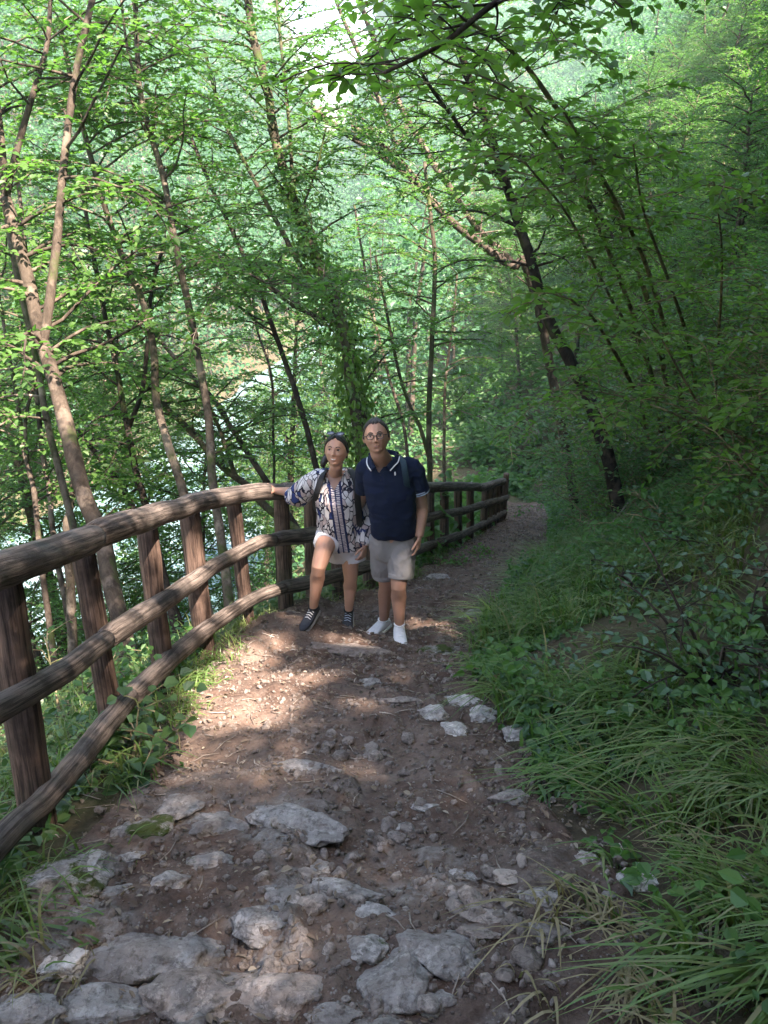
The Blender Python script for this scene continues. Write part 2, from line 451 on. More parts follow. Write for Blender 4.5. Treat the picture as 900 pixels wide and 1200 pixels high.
def logmat(name, dark, light):
    m, nt, p = newmat(name)
    tc = nd(nt, 'ShaderNodeAttribute', attribute_name='grain').outputs['Vector']
    mp = nd(nt, 'ShaderNodeMapping'); mp.inputs['Scale'].default_value = (1, 1, 1); nt.links.new(tc, mp.inputs['Vector'])
    n1 = noise(nt, 1.0, 10, .74, mp.outputs[0], .3)
    n2 = noise(nt, 5.0, 4, .6, coord(nt, 'Object'))
    c = ramp(nt, n1, [(.36, tuple(k * .45 for k in dark)), (.45, dark), (.52, tuple((a * .4 + b * .6) for a, b in zip(dark, light))), (.64, light)])
    c = mixc(nt, ramp(nt, n2, [(.50, (0, 0, 0)), (.66, (.75, .75, .75))]), c, tuple(k * .6 for k in dark))
    kv = nd(nt, 'ShaderNodeMapping'); kv.inputs['Scale'].default_value = (.30, .30, .62); nt.links.new(tc, kv.inputs['Vector'])
    kn = nd(nt, 'ShaderNodeTexVoronoi', i_Scale=1.0); nt.links.new(kv.outputs[0], kn.inputs['Vector'])
    c = mixc(nt, ramp(nt, kn.outputs['Distance'], [(.05, (.9, .9, .9)), (.13, (0, 0, 0))]), c, tuple(k * .35 for k in dark))
    n3 = noise(nt, 2.2, 5, .65, coord(nt, 'Object'))
    c = mixc(nt, ramp(nt, n3, [(.60, (0, 0, 0)), (.78, (.55, .55, .55))]), c, (.075, .085, .05))
    nt.links.new(c, p.inputs['Base Color']); p.inputs['Roughness'].default_value = .75; p.inputs['Specular IOR Level'].default_value = .3
    bump(nt, p, n1, .9, .010); return m
M['rail'] = logmat('weathered_rail_wood', (.058, .045, .038), (.205, .168, .145))
M['post'] = logmat('brown_post_wood', (.058, .036, .028), (.20, .132, .100))

def soilmat():
    m, nt, p = newmat('path_soil'); v = worldpos(nt)
    a = noise(nt, 1.3, 6, .6, v, .4); b = noise(nt, 9, 8, .7, v); c_ = noise(nt, 45, 6, .75, v)
    c = ramp(nt, a, [(.32, (.066, .041, .032)), (.5, (.120, .078, .060)), (.66, (.190, .135, .108))])
    c = mixc(nt, math_n(nt, 'MULTIPLY', ramp(nt, b, [(.42, (0, 0, 0)), (.7, (1, 1, 1))]), .7), c, (.235, .18, .148))
    c = mixc(nt, math_n(nt, 'MULTIPLY', ramp(nt, c_, [(.50, (0, 0, 0)), (.66, (1, 1, 1))]), .6), c, (.045, .034, .030))
    rk = nd(nt, 'ShaderNodeAttribute', attribute_name='bedrock').outputs['Fac']
    rkm = math_n(nt, 'MULTIPLY', rk, ramp(nt, noise(nt, 7, 7, .72, v, .4), [(.40, (0, 0, 0)), (.56, (1, 1, 1))]))
    rc = ramp(nt, noise(nt, 24, 8, .72, v, .4), [(.32, (.10, .086, .076)), (.5, (.235, .21, .19)), (.66, (.38, .35, .325))])
    c = mixc(nt, rkm, c, rc)
    vo = nd(nt, 'ShaderNodeTexVoronoi', i_Scale=55.0); nt.links.new(v, vo.inputs['Vector'])
    grit = ramp(nt, vo.outputs['Distance'], [(.12, (1, 1, 1)), (.30, (0, 0, 0))])
    gsel = math_n(nt, 'MULTIPLY', grit, ramp(nt, noise(nt, 12, 3, .5, v), [(.52, (0, 0, 0)), (.62, (1, 1, 1))]))
    c = mixc(nt, gsel, c, (.31, .28, .255))
    nt.links.new(c, p.inputs['Base Color']); p.inputs['Roughness'].default_value = .95; p.inputs['Specular IOR Level'].default_value = .12
    h = math_n(nt, 'ADD', math_n(nt, 'ADD', math_n(nt, 'MULTIPLY', b, 1.4), math_n(nt, 'MULTIPLY', c_, .6)), math_n(nt, 'MULTIPLY', gsel, .35))
    bump(nt, p, h, .9, .022); return m
M['soil'] = soilmat()
def landmat():
    m, nt, p = newmat('forest_floor'); v = worldpos(nt)
    a = noise(nt, .9, 6, .6, v); b = noise(nt, 14, 8, .7, v)
    c = ramp(nt, a, [(.36, (.060, .046, .034)), (.52, (.085, .075, .045)), (.66, (.045, .070, .024))])
    c = mixc(nt, math_n(nt, 'MULTIPLY', ramp(nt, b, [(.45, (0, 0, 0)), (.68, (1, 1, 1))]), .7), c, (.16, .125, .085))
    nt.links.new(c, p.inputs['Base Color']); p.inputs['Roughness'].default_value = .95; p.inputs['Specular IOR Level'].default_value = .1
    bump(nt, p, b, 1.0, .05); return m
M['land'] = landmat()
def rockmat(name, moss, light=1.0, warm=0.0):
    m, nt, p = newmat(name); o = coord(nt, 'Object'); g = nd(nt, 'ShaderNodeNewGeometry')
    rnd = nd(nt, 'ShaderNodeObjectInfo').outputs['Random']
    ofs = nd(nt, 'ShaderNodeVectorMath', operation='ADD'); nt.links.new(o, ofs.inputs[0])
    cmb = nd(nt, 'ShaderNodeCombineXYZ'); r10 = math_n(nt, 'MULTIPLY', rnd, 37.0)
    for k in range(3): nt.links.new(r10, cmb.inputs[k])
    nt.links.new(g.outputs['Position'], ofs.inputs[0]); nt.links.new(cmb.outputs[0], ofs.inputs[1]); v = ofs.outputs[0]
    a = noise(nt, 7, 8, .68, v, .5); b = noise(nt, 40, 6, .7, v)
    lo, mi, hi = [tuple(k * light * (1 + warm * w) for k, w in zip(c, (1, .2, -.3))) for c in ((.150, .132, .120), (.265, .240, .222), (.40, .37, .345))]
    c = ramp(nt, a, [(.30, lo), (.48, mi), (.70, hi)])
    c = mixc(nt, math_n(nt, 'MULTIPLY', ramp(nt, b, [(.50, (0, 0, 0)), (.62, (1, 1, 1))]), .7), c, tuple(k * .5 for k in lo))
    c = mixc(nt, math_n(nt, 'MULTIPLY', ramp(nt, noise(nt, 17, 6, .75, v), [(.52, (0, 0, 0)), (.60, (1, 1, 1))]), .6), c, tuple(k * 1.25 for k in hi))
    vo = nd(nt, 'ShaderNodeTexVoronoi', feature='DISTANCE_TO_EDGE', i_Scale=4.5); nt.links.new(v, vo.inputs['Vector'])
    wv = nd(nt, 'ShaderNodeVectorMath', operation='ADD'); nt.links.new(v, wv.inputs[0])
    nz = nd(nt, 'ShaderNodeTexNoise', i_Scale=5.0); nt.links.new(v, nz.inputs['Vector']); nt.links.new(nz.outputs['Color'], wv.inputs[1]); nt.links.new(wv.outputs[0], vo.inputs['Vector'])
    crack = ramp(nt, vo.outputs['Distance'], [(.0, (1, 1, 1)), (.022, (0, 0, 0))])
    c = mixc(nt, math_n(nt, 'MULTIPLY', math_n(nt, 'MULTIPLY', crack, ramp(nt, noise(nt, 4, 3, .5, v), [(.48, (0, 0, 0)), (.6, (1, 1, 1))])), .45), c, (.08, .066, .058))
    # soil caught on the stone
    c = mixc(nt, math_n(nt, 'MULTIPLY', ramp(nt, noise(nt, 3.5, 6, .65, v), [(.50, (0, 0, 0)), (.64, (1, 1, 1))]), .55), c, (.125, .092, .078))
    if moss: c = mixc(nt, ramp(nt, noise(nt, 6, 7, .7, v), [(.66 - moss, (0, 0, 0)), (.72 - moss, (1, 1, 1))]), c, (.055, .072, .018))
    nt.links.new(c, p.inputs['Base Color']); p.inputs['Roughness'].default_value = .88; p.inputs['Specular IOR Level'].default_value = .25
    h = math_n(nt, 'SUBTRACT', math_n(nt, 'ADD', a, math_n(nt, 'MULTIPLY', b, .4)), math_n(nt, 'MULTIPLY', crack, .08))
    bump(nt, p, h, .9, .03); return m
M['rock'] = rockmat('limestone', .03)
M['rock_warm'] = rockmat('warm_limestone', .02, .95, .12)
M['rock_moss'] = rockmat('mossy_limestone', .20)
M['grit'] = rockmat('grit', .0, .62, .12)
M['rock_white'] = rockmat('white_limestone', .0, 1.7)
def mossmat():
    m, nt, p = newmat('moss'); v = worldpos(nt)
    c = ramp(nt, noise(nt, 30, 6, .7, v), [(.35, (.035, .048, .012)), (.55, (.075, .095, .022)), (.7, (.12, .135, .035))])
    nt.links.new(c, p.inputs['Base Color']); p.inputs['Roughness'].default_value = 1
    bump(nt, p, noise(nt, 120, 5, .7, v), 1, .01); return m
M['moss'] = mossmat()
def watermat():
    m, nt, p = newmat('river_water'); v = worldpos(nt)
    c = ramp(nt, noise(nt, .16, 5, .6, v, .6), [(.36, (.09, .17, .18)), (.52, (.16, .25, .28)), (.75, (.32, .42, .47))])
    nt.links.new(c, p.inputs['Base Color']); p.inputs['Roughness'].default_value = .18; p.inputs['IOR'].default_value = 1.33
    bump(nt, p, noise(nt, 1.1, 5, .65, v), .5, .15); return m
M['water'] = watermat()
def plain(name, col, rough=.6, spec=.3, nscale=0, nvar=.12, bscale=0, bdist=.003, sss=0):
    m, nt, p = newmat(name)
    if nscale:
        c = mixc(nt, noise(nt, nscale, 4, .6, coord(nt)), tuple(k * (1 - nvar) for k in col), tuple(min(1, k * (1 + nvar)) for k in col)); nt.links.new(c, p.inputs['Base Color'])
    else: p.inputs['Base Color'].default_value = (*col, 1)
    p.inputs['Roughness'].default_value = rough; p.inputs['Specular IOR Level'].default_value = spec
    if sss: p.inputs['Subsurface Weight'].default_value = sss; p.inputs['Subsurface Radius'].default_value = (.012, .005, .003)
    if bscale: bump(nt, p, noise(nt, bscale, 5, .65, coord(nt)), .5, bdist)
    return m

# ================================================================== THE SETTING
def build_ground():
    nr, na = 300, 900
    r = .22 * (520 / .22) ** (np.arange(nr) / (nr - 1))
    # more columns in front
    th = np.linspace(0, 2 * math.pi, na, endpoint=False); th = th - .62 * np.sin(th)    # dense towards th = 0 (straight ahead)
    Rr, Th = np.meshgrid(r, th, indexing='ij')
    x = Rr * np.sin(Th); y = Rr * np.cos(Th) + .0
    z = ground_h(x, y)
    ins = np.minimum(x - Lx(y), Rx(y) - x)
    z = z - .11 * smooth(-.02, .16, ins) * (y < 24.4)
    V = np.stack([x, y, z], -1).reshape(-1, 3)
    i, j = np.meshgrid(np.arange(nr - 1), np.arange(na), indexing='ij'); j2 = (j + 1) % na
    Q = np.stack([i * na + j, (i + 1) * na + j, (i + 1) * na + j2, i * na + j2], -1).reshape(-1, 4)
    c = len(V); V = np.vstack([V, (0, 0, float(ground_h(0., 0.)) - .11)]); k = np.arange(na)
    b = B(); b.add(V, Q, np.stack([np.full(na, c), k, (k + 1) % na], 1))
    tag(b.obj('ground', M['land']), kind='structure')
build_ground()

def build_path():
    ys = [-4.0]
    while ys[-1] < 24.3: ys.append(ys[-1] + max(.010, .0040 * (abs(ys[-1]) + 1.2)))
    ys = np.array(ys); nd_ = 250
    f = np.linspace(0, 1, nd_)
    Y = np.repeat(ys[:, None], nd_, 1); l, r = Lx(ys) - .16, Rx(ys) + .16
    X = l[:, None] + (r - l)[:, None] * f[None]
    wob = .09 * fbm(Y * 1.7, np.where(f < .5, 0, 30.)[None] + 0 * Y, seed=70)
    X = X + wob * (np.abs(f - .5) * 2)[None] ** 3
    Z = path_h(X, Y)
    ed = np.minimum(f, 1 - f)[None] * (r - l)[:, None]
    Z = Z - .13 * (1 - smooth(.0, .17, ed))
    Z = Z - .12 * smooth(23.6, 24.3, Y) 
    V = np.stack([X, Y, Z], -1).reshape(-1, 3); m = len(ys)
    i, j = np.meshgrid(np.arange(m - 1), np.arange(nd_ - 1), indexing='ij')
    Q = np.stack([i * nd_ + j, i * nd_ + j + 1, (i + 1) * nd_ + j + 1, (i + 1) * nd_ + j], -1).reshape(-1, 4)
    b = B(); b.add(V, Q); po = tag(b.obj('path', M['soil']), kind='structure')
    rk = smooth(.10, .42, fbm(X * 3.3, Y * 3.3, oct=3, seed=60)) * (1 - smooth(1.7, 2.9, Y)) * (1 - .6 * smooth(.0, .4, X)) * smooth(.1, .3, ed)
    at = po.data.attributes.new('bedrock', 'FLOAT', 'POINT'); at.data.foreach_set('value', rk.astype(np.float32).ravel())
build_path()

b = B(); b.add([(-140, -140, RIV_Z), (60, -140, RIV_Z), (60, 320, RIV_Z), (-140, 320, RIV_Z)], [[0, 1, 2, 3]])
tag(b.obj('river', M['water']), kind='structure')

# haze of the damp valley air
HZ = ((-175, -60, RIV_Z - 14), (170, 300, 78))
m = bpy.data.materials.new('valley_haze'); m.use_nodes = True; nt = m.node_tree; nt.nodes.clear()
out = nt.nodes.new('ShaderNodeOutputMaterial'); pv = nt.nodes.new('ShaderNodeVolumePrincipled')
pv.inputs['Color'].default_value = (.62, .92, .90, 1); pv.inputs['Density'].default_value = .0010; pv.inputs['Anisotropy'].default_value = .0
pv.inputs['Density Attribute'].default_value = ''
nt.links.new(pv.outputs[0], out.inputs['Volume'])
(x0, y0, z0), (x1, y1, z1) = HZ
b = B(); b.add([(x0, y0, z0), (x1, y0, z0), (x1, y1, z0), (x0, y1, z0), (x0, y0, z1), (x1, y0, z1), (x1, y1, z1), (x0, y1, z1)],
               [[3, 2, 1, 0], [4, 5, 6, 7], [0, 1, 5, 4], [1, 2, 6, 5], [2, 3, 7, 6], [3, 0, 4, 7]])
if USE_HAZE: tag(b.obj('haze', m, shade=False), kind='stuff')

# ================================================================== THE FENCE
def grain_attr(ob, n_sides, P, seed, stretch=4.0):
    """along-grain coordinates for the log's wood figure"""
    me = ob.data; m = len(P); s = np.concatenate([[0], np.cumsum(np.linalg.norm(np.diff(P, axis=0), axis=1))])
    th = np.arange(n_sides) / n_sides * 2 * math.pi
    A = np.zeros((m, n_sides, 3)); A[..., 0] = np.cos(th) * 3.2; A[..., 1] = np.sin(th) * 3.2; A[..., 2] = s[:, None] * 2.2
    A = A.reshape(-1, 3) + seed * 7.3
    A = np.vstack([A, A[0], A[-1]])
    at = me.attributes.new('grain', 'FLOAT_VECTOR', 'POINT'); at.data.foreach_set('vector', A.astype(np.float32).ravel())
fence = empty('timber_fence', (FEN[6][0], FEN[6][1], float(ground_h(*FEN[6]))))
tag(fence, 'round-log timber fence with three rails along the valley side of the path', 'fence')
def rail(pts, R, seed, dz=0.0):
    P = [curtain(*q) if len(q) == 2 else np.array(q) for q in pts]
    for q, p in zip(pts, P):
        if p is None: print('no curtain', q)
    P = np.array([p for p in P if p is not None])
    P, Rr = catmull(P, np.full(len(P), R) if np.isscalar(R) else np.array(R), .06)
    # slightly wavering log, softly rounded ends, narrower near the butt joint
    s = np.linspace(0, 1, len(P)); P = P + np.stack([.006 * fbm(s * 6, seed), .0 * s, .007 * fbm(s * 7, seed + 9.)], 1)
    Rr = Rr * (1 + .05 * fbm(s * 5, seed * 3.1))
    Rr[0] *= .90; Rr[-1] *= .90
    b = B(); tube(b, P, Rr, 24, .022, seed, 7); o = b.obj('rail', M['rail'], fence); grain_attr(o, 24, P, seed)
def split(pts, cuts):
    segs = []; cur = [pts[0]]
    for a, c in zip(pts[:-1], pts[1:]):
        for x in cuts:
            if a[0] < x <= c[0]:
                y = a[1] + (c[1] - a[1]) * (x - a[0]) / (c[0] - a[0]); cur.append((x - .6, y)); segs.append(cur); cur = [(x + .6, y)]
        if abs(cur[-1][0] - c[0]) > 2: cur.append(c)
    segs.append(cur); return segs
def extend(pts, dy):                    # carry a rail on behind the frame's edge along the fence line
    p = curtain(*pts[0]); q = curtain(*pts[1]); sl = (p[2] - q[2]) / (p[1] - q[1])
    return [(np.interp(y, FEN[:, 1], FEN[:, 0]), y, p[2] + sl * (y - p[1])) for y in dy if y < p[1] - .15]
topr = [(2, 667), (60, 648), (120, 624), (200, 599), (255, 583), (310, 576), (342, 575), (400, 577), (450, 575), (496, 572), (540, 570), (566, 571), (590, 564)]
midr = [(2, 829), (60, 795), (130, 744), (200, 700), (250, 665), (300, 638), (330, 632), (372, 626), (430, 618), (499, 607), (548, 597), (594, 583)]
botr = [(2, 984), (60, 929), (150, 820), (220, 755), (290, 705), (330, 689), (366, 682), (430, 664), (496, 642), (545, 625), (592, 600)]
sd = 1
for pts, cuts, R0, R1 in ((topr, (108, 330, 561), (.062, .066), .074), (midr, (124, 322, 455, 566), (.047, .055), .066), (botr, (153, 332, 450, 540), (.048, .056), .064)):
    sg = split(pts, cuts)
    for k, s in enumerate(sg):
        s = list(s)
        if k == 0: s = extend(pts, [.35, .9]) + s
        rail(s, R0[k] if k < 2 else R1, sd); sd += 1
def post(pt, pb, R, seed, over=.0):
    t = curtain(*pt); bt = curtain(*pb)
    if t is not None and bt is not None and t[1] < 6:    # posts stand a hand's breadth behind the rails
        over = .065
        t = curtain(pt[0] + 68 / project(t)[2], pt[1]); bt = curtain(pb[0] + 68 / project(bt)[2], pb[1])
    if t is None or bt is None: return
    x, y = (t[0] + bt[0]) / 2, (t[1] + bt[1]) / 2
    nx = np.array((-.075, 0.02, 0)) if y < 6 else np.array((-.05, .09, 0))
    g = min(bt[2], float(ground_h(x + nx[0], y + nx[1]))) - .22
    P, Rr = catmull([np.array((bt[0], bt[1], g)) + nx, np.array((bt[0], bt[1], bt[2])) + nx, np.array((t[0], t[1], t[2] + over)) + nx], [R * 1.05, R * 1.03, R * .97], .05)
    s = np.linspace(0, 1, len(P)); Rr = Rr * (1 + .04 * fbm(s * 6, seed * 1.7)); Rr[-1] *= .93
    b = B(); tube(b, P, Rr, 20, .03, seed, 8); o = b.obj('post', M['post'], fence); grain_attr(o, 20, P, seed + 30)
for k, (a, c, r) in enumerate([((2, 700), (44, 985), .064), ((96, 660), (126, 835), .054), ((171, 628), (190, 795), .060), ((221, 608), (240, 775), .070), ((272, 588), (288, 718), .056), ((329, 584), (334, 700), .066),
                               ((370, 584), (372, 690), .066), ((400, 582), (402, 680), .066), ((438, 580), (438, 668), .066), ((470, 578), (470, 656), .066), ((508, 576), (508, 634), .068), ((525, 575), (525, 630), .066), ((541, 573), (541, 623), .066), ((555, 573), (555, 618), .066)]):
    post(a, c, r, k + 1)
for k, y in enumerate([13.3, 13.9, 14.5, 15.0, 15.5, 16.0, 16.5]):
    x = float(np.interp(y, FEN[:, 1], FEN[:, 0])); px, py, _ = project((x, y, base_z(y) + 1.0)); t = None
    zt = np.interp(px, [540, 566, 590], [570, 571, 564]); d = ray(px, zt); tz = CAM_H + d[2] * (y / d[1])
    P, Rr = catmull([(x - .05, y + .08, base_z(y) - .5), (x - .05, y + .08, tz + (.16 if k == 6 else -.03))], [.075, .070], .06)
    b = B(); tube(b, P, Rr, 16, .05, 50 + k, 10); o = b.obj('post', M['post'], fence); grain_attr(o, 16, P, 60 + k)

# ================================================================== ROCKS
def rock_shape(seed, sub=4, flat=.6, planes=11, rough=.15):
    r_ = np.random.default_rng(seed); V, T = ico(sub); n = nrm(r_.normal(0, 1, (planes, 3))); d = .70 + .30 * r_.random(planes)
    dots = V @ n.T; rr = np.min(np.where(dots > .05, d[None] / np.maximum(dots, .05), 9), axis=1); rr = np.minimum(rr, 1.15)
    rr = rr * (1 + rough * fbm(V[:, 0] * 2.3 + seed, V[:, 1] * 2.3, V[:, 2] * 2.3, oct=6, seed=seed))
    rr = rr - .03 * smooth(.0, .12, .12 - np.abs(vnoise(V[:, 0] * 2.1 + seed, V[:, 1] * 2.1, V[:, 2] * 2.1, seed)))
    P = V * rr[:, None]; P[:, 2] *= flat
    return P, T
def rock_px(px, py, wpx, hpx, label, mat='rock', seed=None, sink=.35, rot=None, name='rock', group=None, sub=5, flat=None, cat='rock'):
    p = on_ground(px, py); dep = p[1] * CP + (CAM_H - p[2]) * SP
    wx = wpx * dep / FPX / 2; ang = math.atan2(CAM_H - p[2], p[1]); hy = hpx * dep / FPX / 2 / max(.35, math.sin(ang)) * .85
    seed = seed if seed is not None else int(px * 7 + py * 3)
    P, T = rock_shape(seed, sub, 1.0)
    hz = min(wx, hy) * (.62 if flat is None else flat)
    a = rot if rot is not None else random.uniform(-.4, .4)
    P = P * np.array((wx * 1.14, hy * 1.16, hz))
    P = P @ np.array([[math.cos(a), -math.sin(a), 0], [math.sin(a), math.cos(a), 0], [0, 0, 1]]).T
    slope = np.array([[1, 0, 0], [0, 1, 0], [0, -.34, 1]]); P = P @ slope.T
    b = B(); b.add(P, None, T)
    z0 = float(any_h(p[0], p[1])) - hz * .30
    o = b.obj(name, M[mat], None, org=(0, 0, 0)); o.location = (p[0], p[1], z0)
    tag(o, label, cat, group); return o
ROCKS = [
 (28, 1186, 78, 52, 'pale rounded rock cut off by the bottom left corner of the path', 'rock', 0),
 (130, 1178, 140, 62, 'long grey slab with dark mossy streak between the corner rock and the wide boulder', 'rock', 0),
 (76, 1128, 58, 40, 'small whitish block just above the long mossy slab', 'rock_white', 0),
 (172, 1112, 150, 80, 'wide humped grey boulder lying under the largest cracked boulder', 'rock', 0),
 (235, 1172, 120, 80, 'pinkish grey boulder at the bottom with a dark mossy cleft', 'rock_warm', 0),
 (318, 1165, 110, 82, 'tall cracked boulder at the bottom, right neighbour of the pinkish one', 'rock_warm', 0),
 (303, 1084, 72, 42, 'square grey stone lying above the cracked boulders', 'rock', 0),
 (243, 966, 94, 56, 'rounded grey rock with mossy left shoulder on the left of the path', 'rock', 0),
 (212, 945, 46, 36, 'small pale rock leaning behind the rounded grey rock', 'rock', 0),
 (170, 970, 56, 38, 'low mossy rock beside the rounded grey rock near the fence', 'rock_moss', 0),
 (350, 962, 100, 48, 'flat cracked ledge rock in the middle of the path', 'rock', 0),
 (356, 900, 84, 26, 'long thin ledge of rock beyond the flat cracked one', 'rock', 0),
 (76, 1030, 76, 70, 'green moss-covered boulder under the lowest rail', 'rock_moss', 0),
 (107, 1012, 28, 40, 'white bare stone stuck to the moss-covered boulder', 'rock_white', 0),
 (94, 1068, 22, 20, 'little pale stone below the moss-covered boulder', 'rock', 0),
 (371, 1019, 30, 26, 'smooth egg-shaped grey stone in mid path', 'rock', 0),
 (197, 1030, 38, 28, 'two-humped grey stone below the low mossy rock', 'rock', 0),
 (155, 1004, 34, 15, 'flat pale chip of stone left of the two-humped stone', 'rock', 0),
 (140, 1043, 36, 15, 'flat grey flake of stone beside the moss-covered boulder', 'rock', 0),
 (250, 1010, 46, 26, 'half buried grey stone below the rounded grey rock', 'rock', 0),
 (330, 1048, 62, 30, 'crumbly grey outcrop left of the smooth egg-shaped stone', 'rock', 0),
 (428, 1114, 48, 38, 'pale faceted stone right of the square grey stone', 'rock', 0),
 (472, 1146, 76, 78, 'broad worn bedrock hump at the bottom centre of the path', 'rock', 0),
 (518, 1112, 88, 62, 'upper lobe of worn bedrock right of the broad hump', 'rock', 0),
 (505, 1172, 66, 44, 'lower lobe of worn bedrock at the bottom edge', 'rock', 0),
 (400, 1042, 70, 26, 'low worn outcrop streaked with soil above the pale faceted stone', 'rock', 0),
 (440, 1070, 60, 24, 'thin buried ledge between the low outcrop and the worn bedrock', 'rock', 0),
 (393, 1190, 56, 30, 'grey stone at the bottom edge right of the tall cracked boulder', 'rock', 0),
 (505, 838, 42, 30, 'whitish rock at the grass edge, left one of the row near the path bend', 'rock_white', 0),
 (545, 822, 54, 22, 'long mossy white rock lying behind the row at the grass edge', 'rock_white', 0),
 (530, 855, 30, 28, 'egg-shaped white rock in front of the row at the grass edge', 'rock_white', 0),
 (567, 838, 34, 26, 'rough white rock between the egg-shaped rock and the moss cushion', 'rock_white', 0),
 (608, 860, 32, 28, 'angular pale rock alone under the moss cushion', 'rock_white', 0),
 (597, 933, 38, 20, 'low flat stone near the right edge of the path', 'rock', 0),
 (497, 945, 26, 16, 'small dusty stone in the middle of the rubble', 'rock', 0),
 (472, 968, 18, 16, 'rounded grey cobble below the rubble patch', 'rock', 0),
 (537, 1024, 19, 24, 'upright pale cobble on the right half of the path', 'rock_white', 0),
 (552, 1027, 15, 18, 'smaller cobble touching the upright pale one', 'rock', 0),
 (597, 1027, 36, 24, 'brownish half buried rock right of the two cobbles', 'rock_warm', 0),
 (632, 1052, 38, 40, 'pitted pale rock at the right edge of the path', 'rock', 0),
 (640, 1092, 50, 28, 'low dusty rock under the pitted pale rock', 'rock', 0),
 (575, 1075, 52, 24, 'pinkish rubble rock left of the pitted pale rock', 'rock_warm', 0),
 (560, 1092, 40, 18, 'small pinkish rock lying in front of the pinkish rubble', 'rock_warm', 0),
 (686, 1006, 24, 22, 'grey rock peeping out of the grass above the path edge', 'rock_white', 0),
 (748, 1030, 44, 38, 'pointed white rock standing in the grass', 'rock_white', 0),
 (838, 1052, 26, 22, 'brilliant white stone lying in the grass at right', 'rock_white', 0),
 (878, 1036, 50, 34, 'pale flat stones half hidden by grass at the right edge', 'rock', 0),
 (712, 1050, 30, 20, 'small brown stone at the foot of the pointed white rock', 'rock', 0),
 (512, 764, 52, 22, 'mossy rock beside the man\'s white shoe', 'rock_moss', 0),
 (512, 677, 34, 16, 'grey rock at the fence foot behind the man', 'rock', 0),
 (408, 762, 104, 26, 'sunlit earthy ledge rock under the woman\'s front shoe', 'rock_warm', 0),
 (470, 822, 50, 18, 'flat reddish stone beyond the rubble patch', 'rock_warm', 0),
 (428, 800, 44, 14, 'low grey ledge a step below the sunlit ledge', 'rock', 0),
 (560, 720, 40, 18, 'pale flat stone at the grassy path edge right of the man', 'rock', 0),
]
for (px, py, w, h, lab, mat, s) in ROCKS: rock_px(px, py, w, h, lab, mat)

M['stone'] = rockmat('loose_limestone', .0, .80, .10)
# loose stones: a few shapes, copied
protos = []
for k in range(14):
    P, T = rock_shape(100 + k, 3, .7); b = B(); b.add(P, None, T); protos.append(b.mesh('loose_stone', M['stone'] if k % 4 else M['grit']))
def stone(x, y, s, label, group, mesh):
    o = bpy.data.objects.new('loose_stone', mesh); COL.objects.link(o)
    o.location = (x, y, float(any_h(x, y)) + s * .12); o.scale = (s, s * random.uniform(.65, 1), s * random.uniform(.6, .95))
    o.rotation_euler = (random.uniform(-.3, .3) - .3, random.uniform(-.3, .3), random.uniform(0, 6.28))
    tag(o, label, 'stone', group)
CL = [(460, 962, 55, 30, 16), (395, 880, 70, 30, 20), (430, 890, 40, 22, 14), (350, 1095, 45, 40, 14), (345, 1130, 40, 30, 10), (570, 1075, 55, 30, 14), (560, 1020, 60, 30, 10), (500, 880, 120, 60, 22),
      (430, 1010, 160, 70, 22), (300, 1040, 120, 40, 14), (600, 1120, 90, 60, 18), (560, 700, 40, 50, 22), (480, 780, 70, 25, 12), (420, 1180, 90, 25, 12), (640, 980, 50, 60, 12), (340, 860, 90, 40, 12), (500, 1050, 90, 30, 12)]
for cx, cy, sx, sy, n in CL:
    for _ in range(int(n * .72)):
        p = on_ground(cx + random.gauss(0, .5) * sx, cy + random.gauss(0, .5) * sy)
        if not (Lx(p[1]) < p[0] < Rx(p[1]) + .1): continue
        stone(p[0], p[1], random.choice((.012, .016, .02, .024, .03, .038)) * random.uniform(.8, 1.2), 'small loose grey stone lying on the dirt of the path', 'loose stones on the path', random.choice(protos))

def on_path(n, y0=.5, y1=22, pw=1.6):
    y = y0 + (y1 - y0) * rng.random(n) ** pw; f = rng.random(n); l, r = Lx(y) - .05, Rx(y) + .12
    return l + (r - l) * f, y
def gravel():
    V0, T0 = ico(1); n = 30000; x, y = on_path(n, pw=1.9)
    keep = (fbm(x * 1.6, y * 1.6, seed=80) > -.25) | (rng.random(n) < .35); x, y = x[keep], y[keep]; n = len(x)
    z = path_h(x, y); s = .0028 + .0155 * rng.random(n) ** 3.6; s *= 1 + .04 * y
    R = rng.normal(0, 1, (n, 3, 3)); Qm, _ = np.linalg.qr(R)
    jit = 1 + .35 * (rng.random((n, len(V0), 1)) - .5)
    V = (V0[None] * jit * (s[:, None] * np.array((1, .8, .6))[None] * (.7 + .6 * rng.random((n, 3))))[:, None, :]) @ Qm
    V = V + np.stack([x, y, z + s * .25], 1)[:, None, :]
    T = T0[None] + (np.arange(n) * len(V0))[:, None, None]
    b = B(); b.add(V.reshape(-1, 3), None, T.reshape(-1, 3)); tag(b.obj('gravel', M['grit'], shade=False), 'fine gravel and grit strewn over the dirt path', 'gravel', kind='stuff')
gravel()
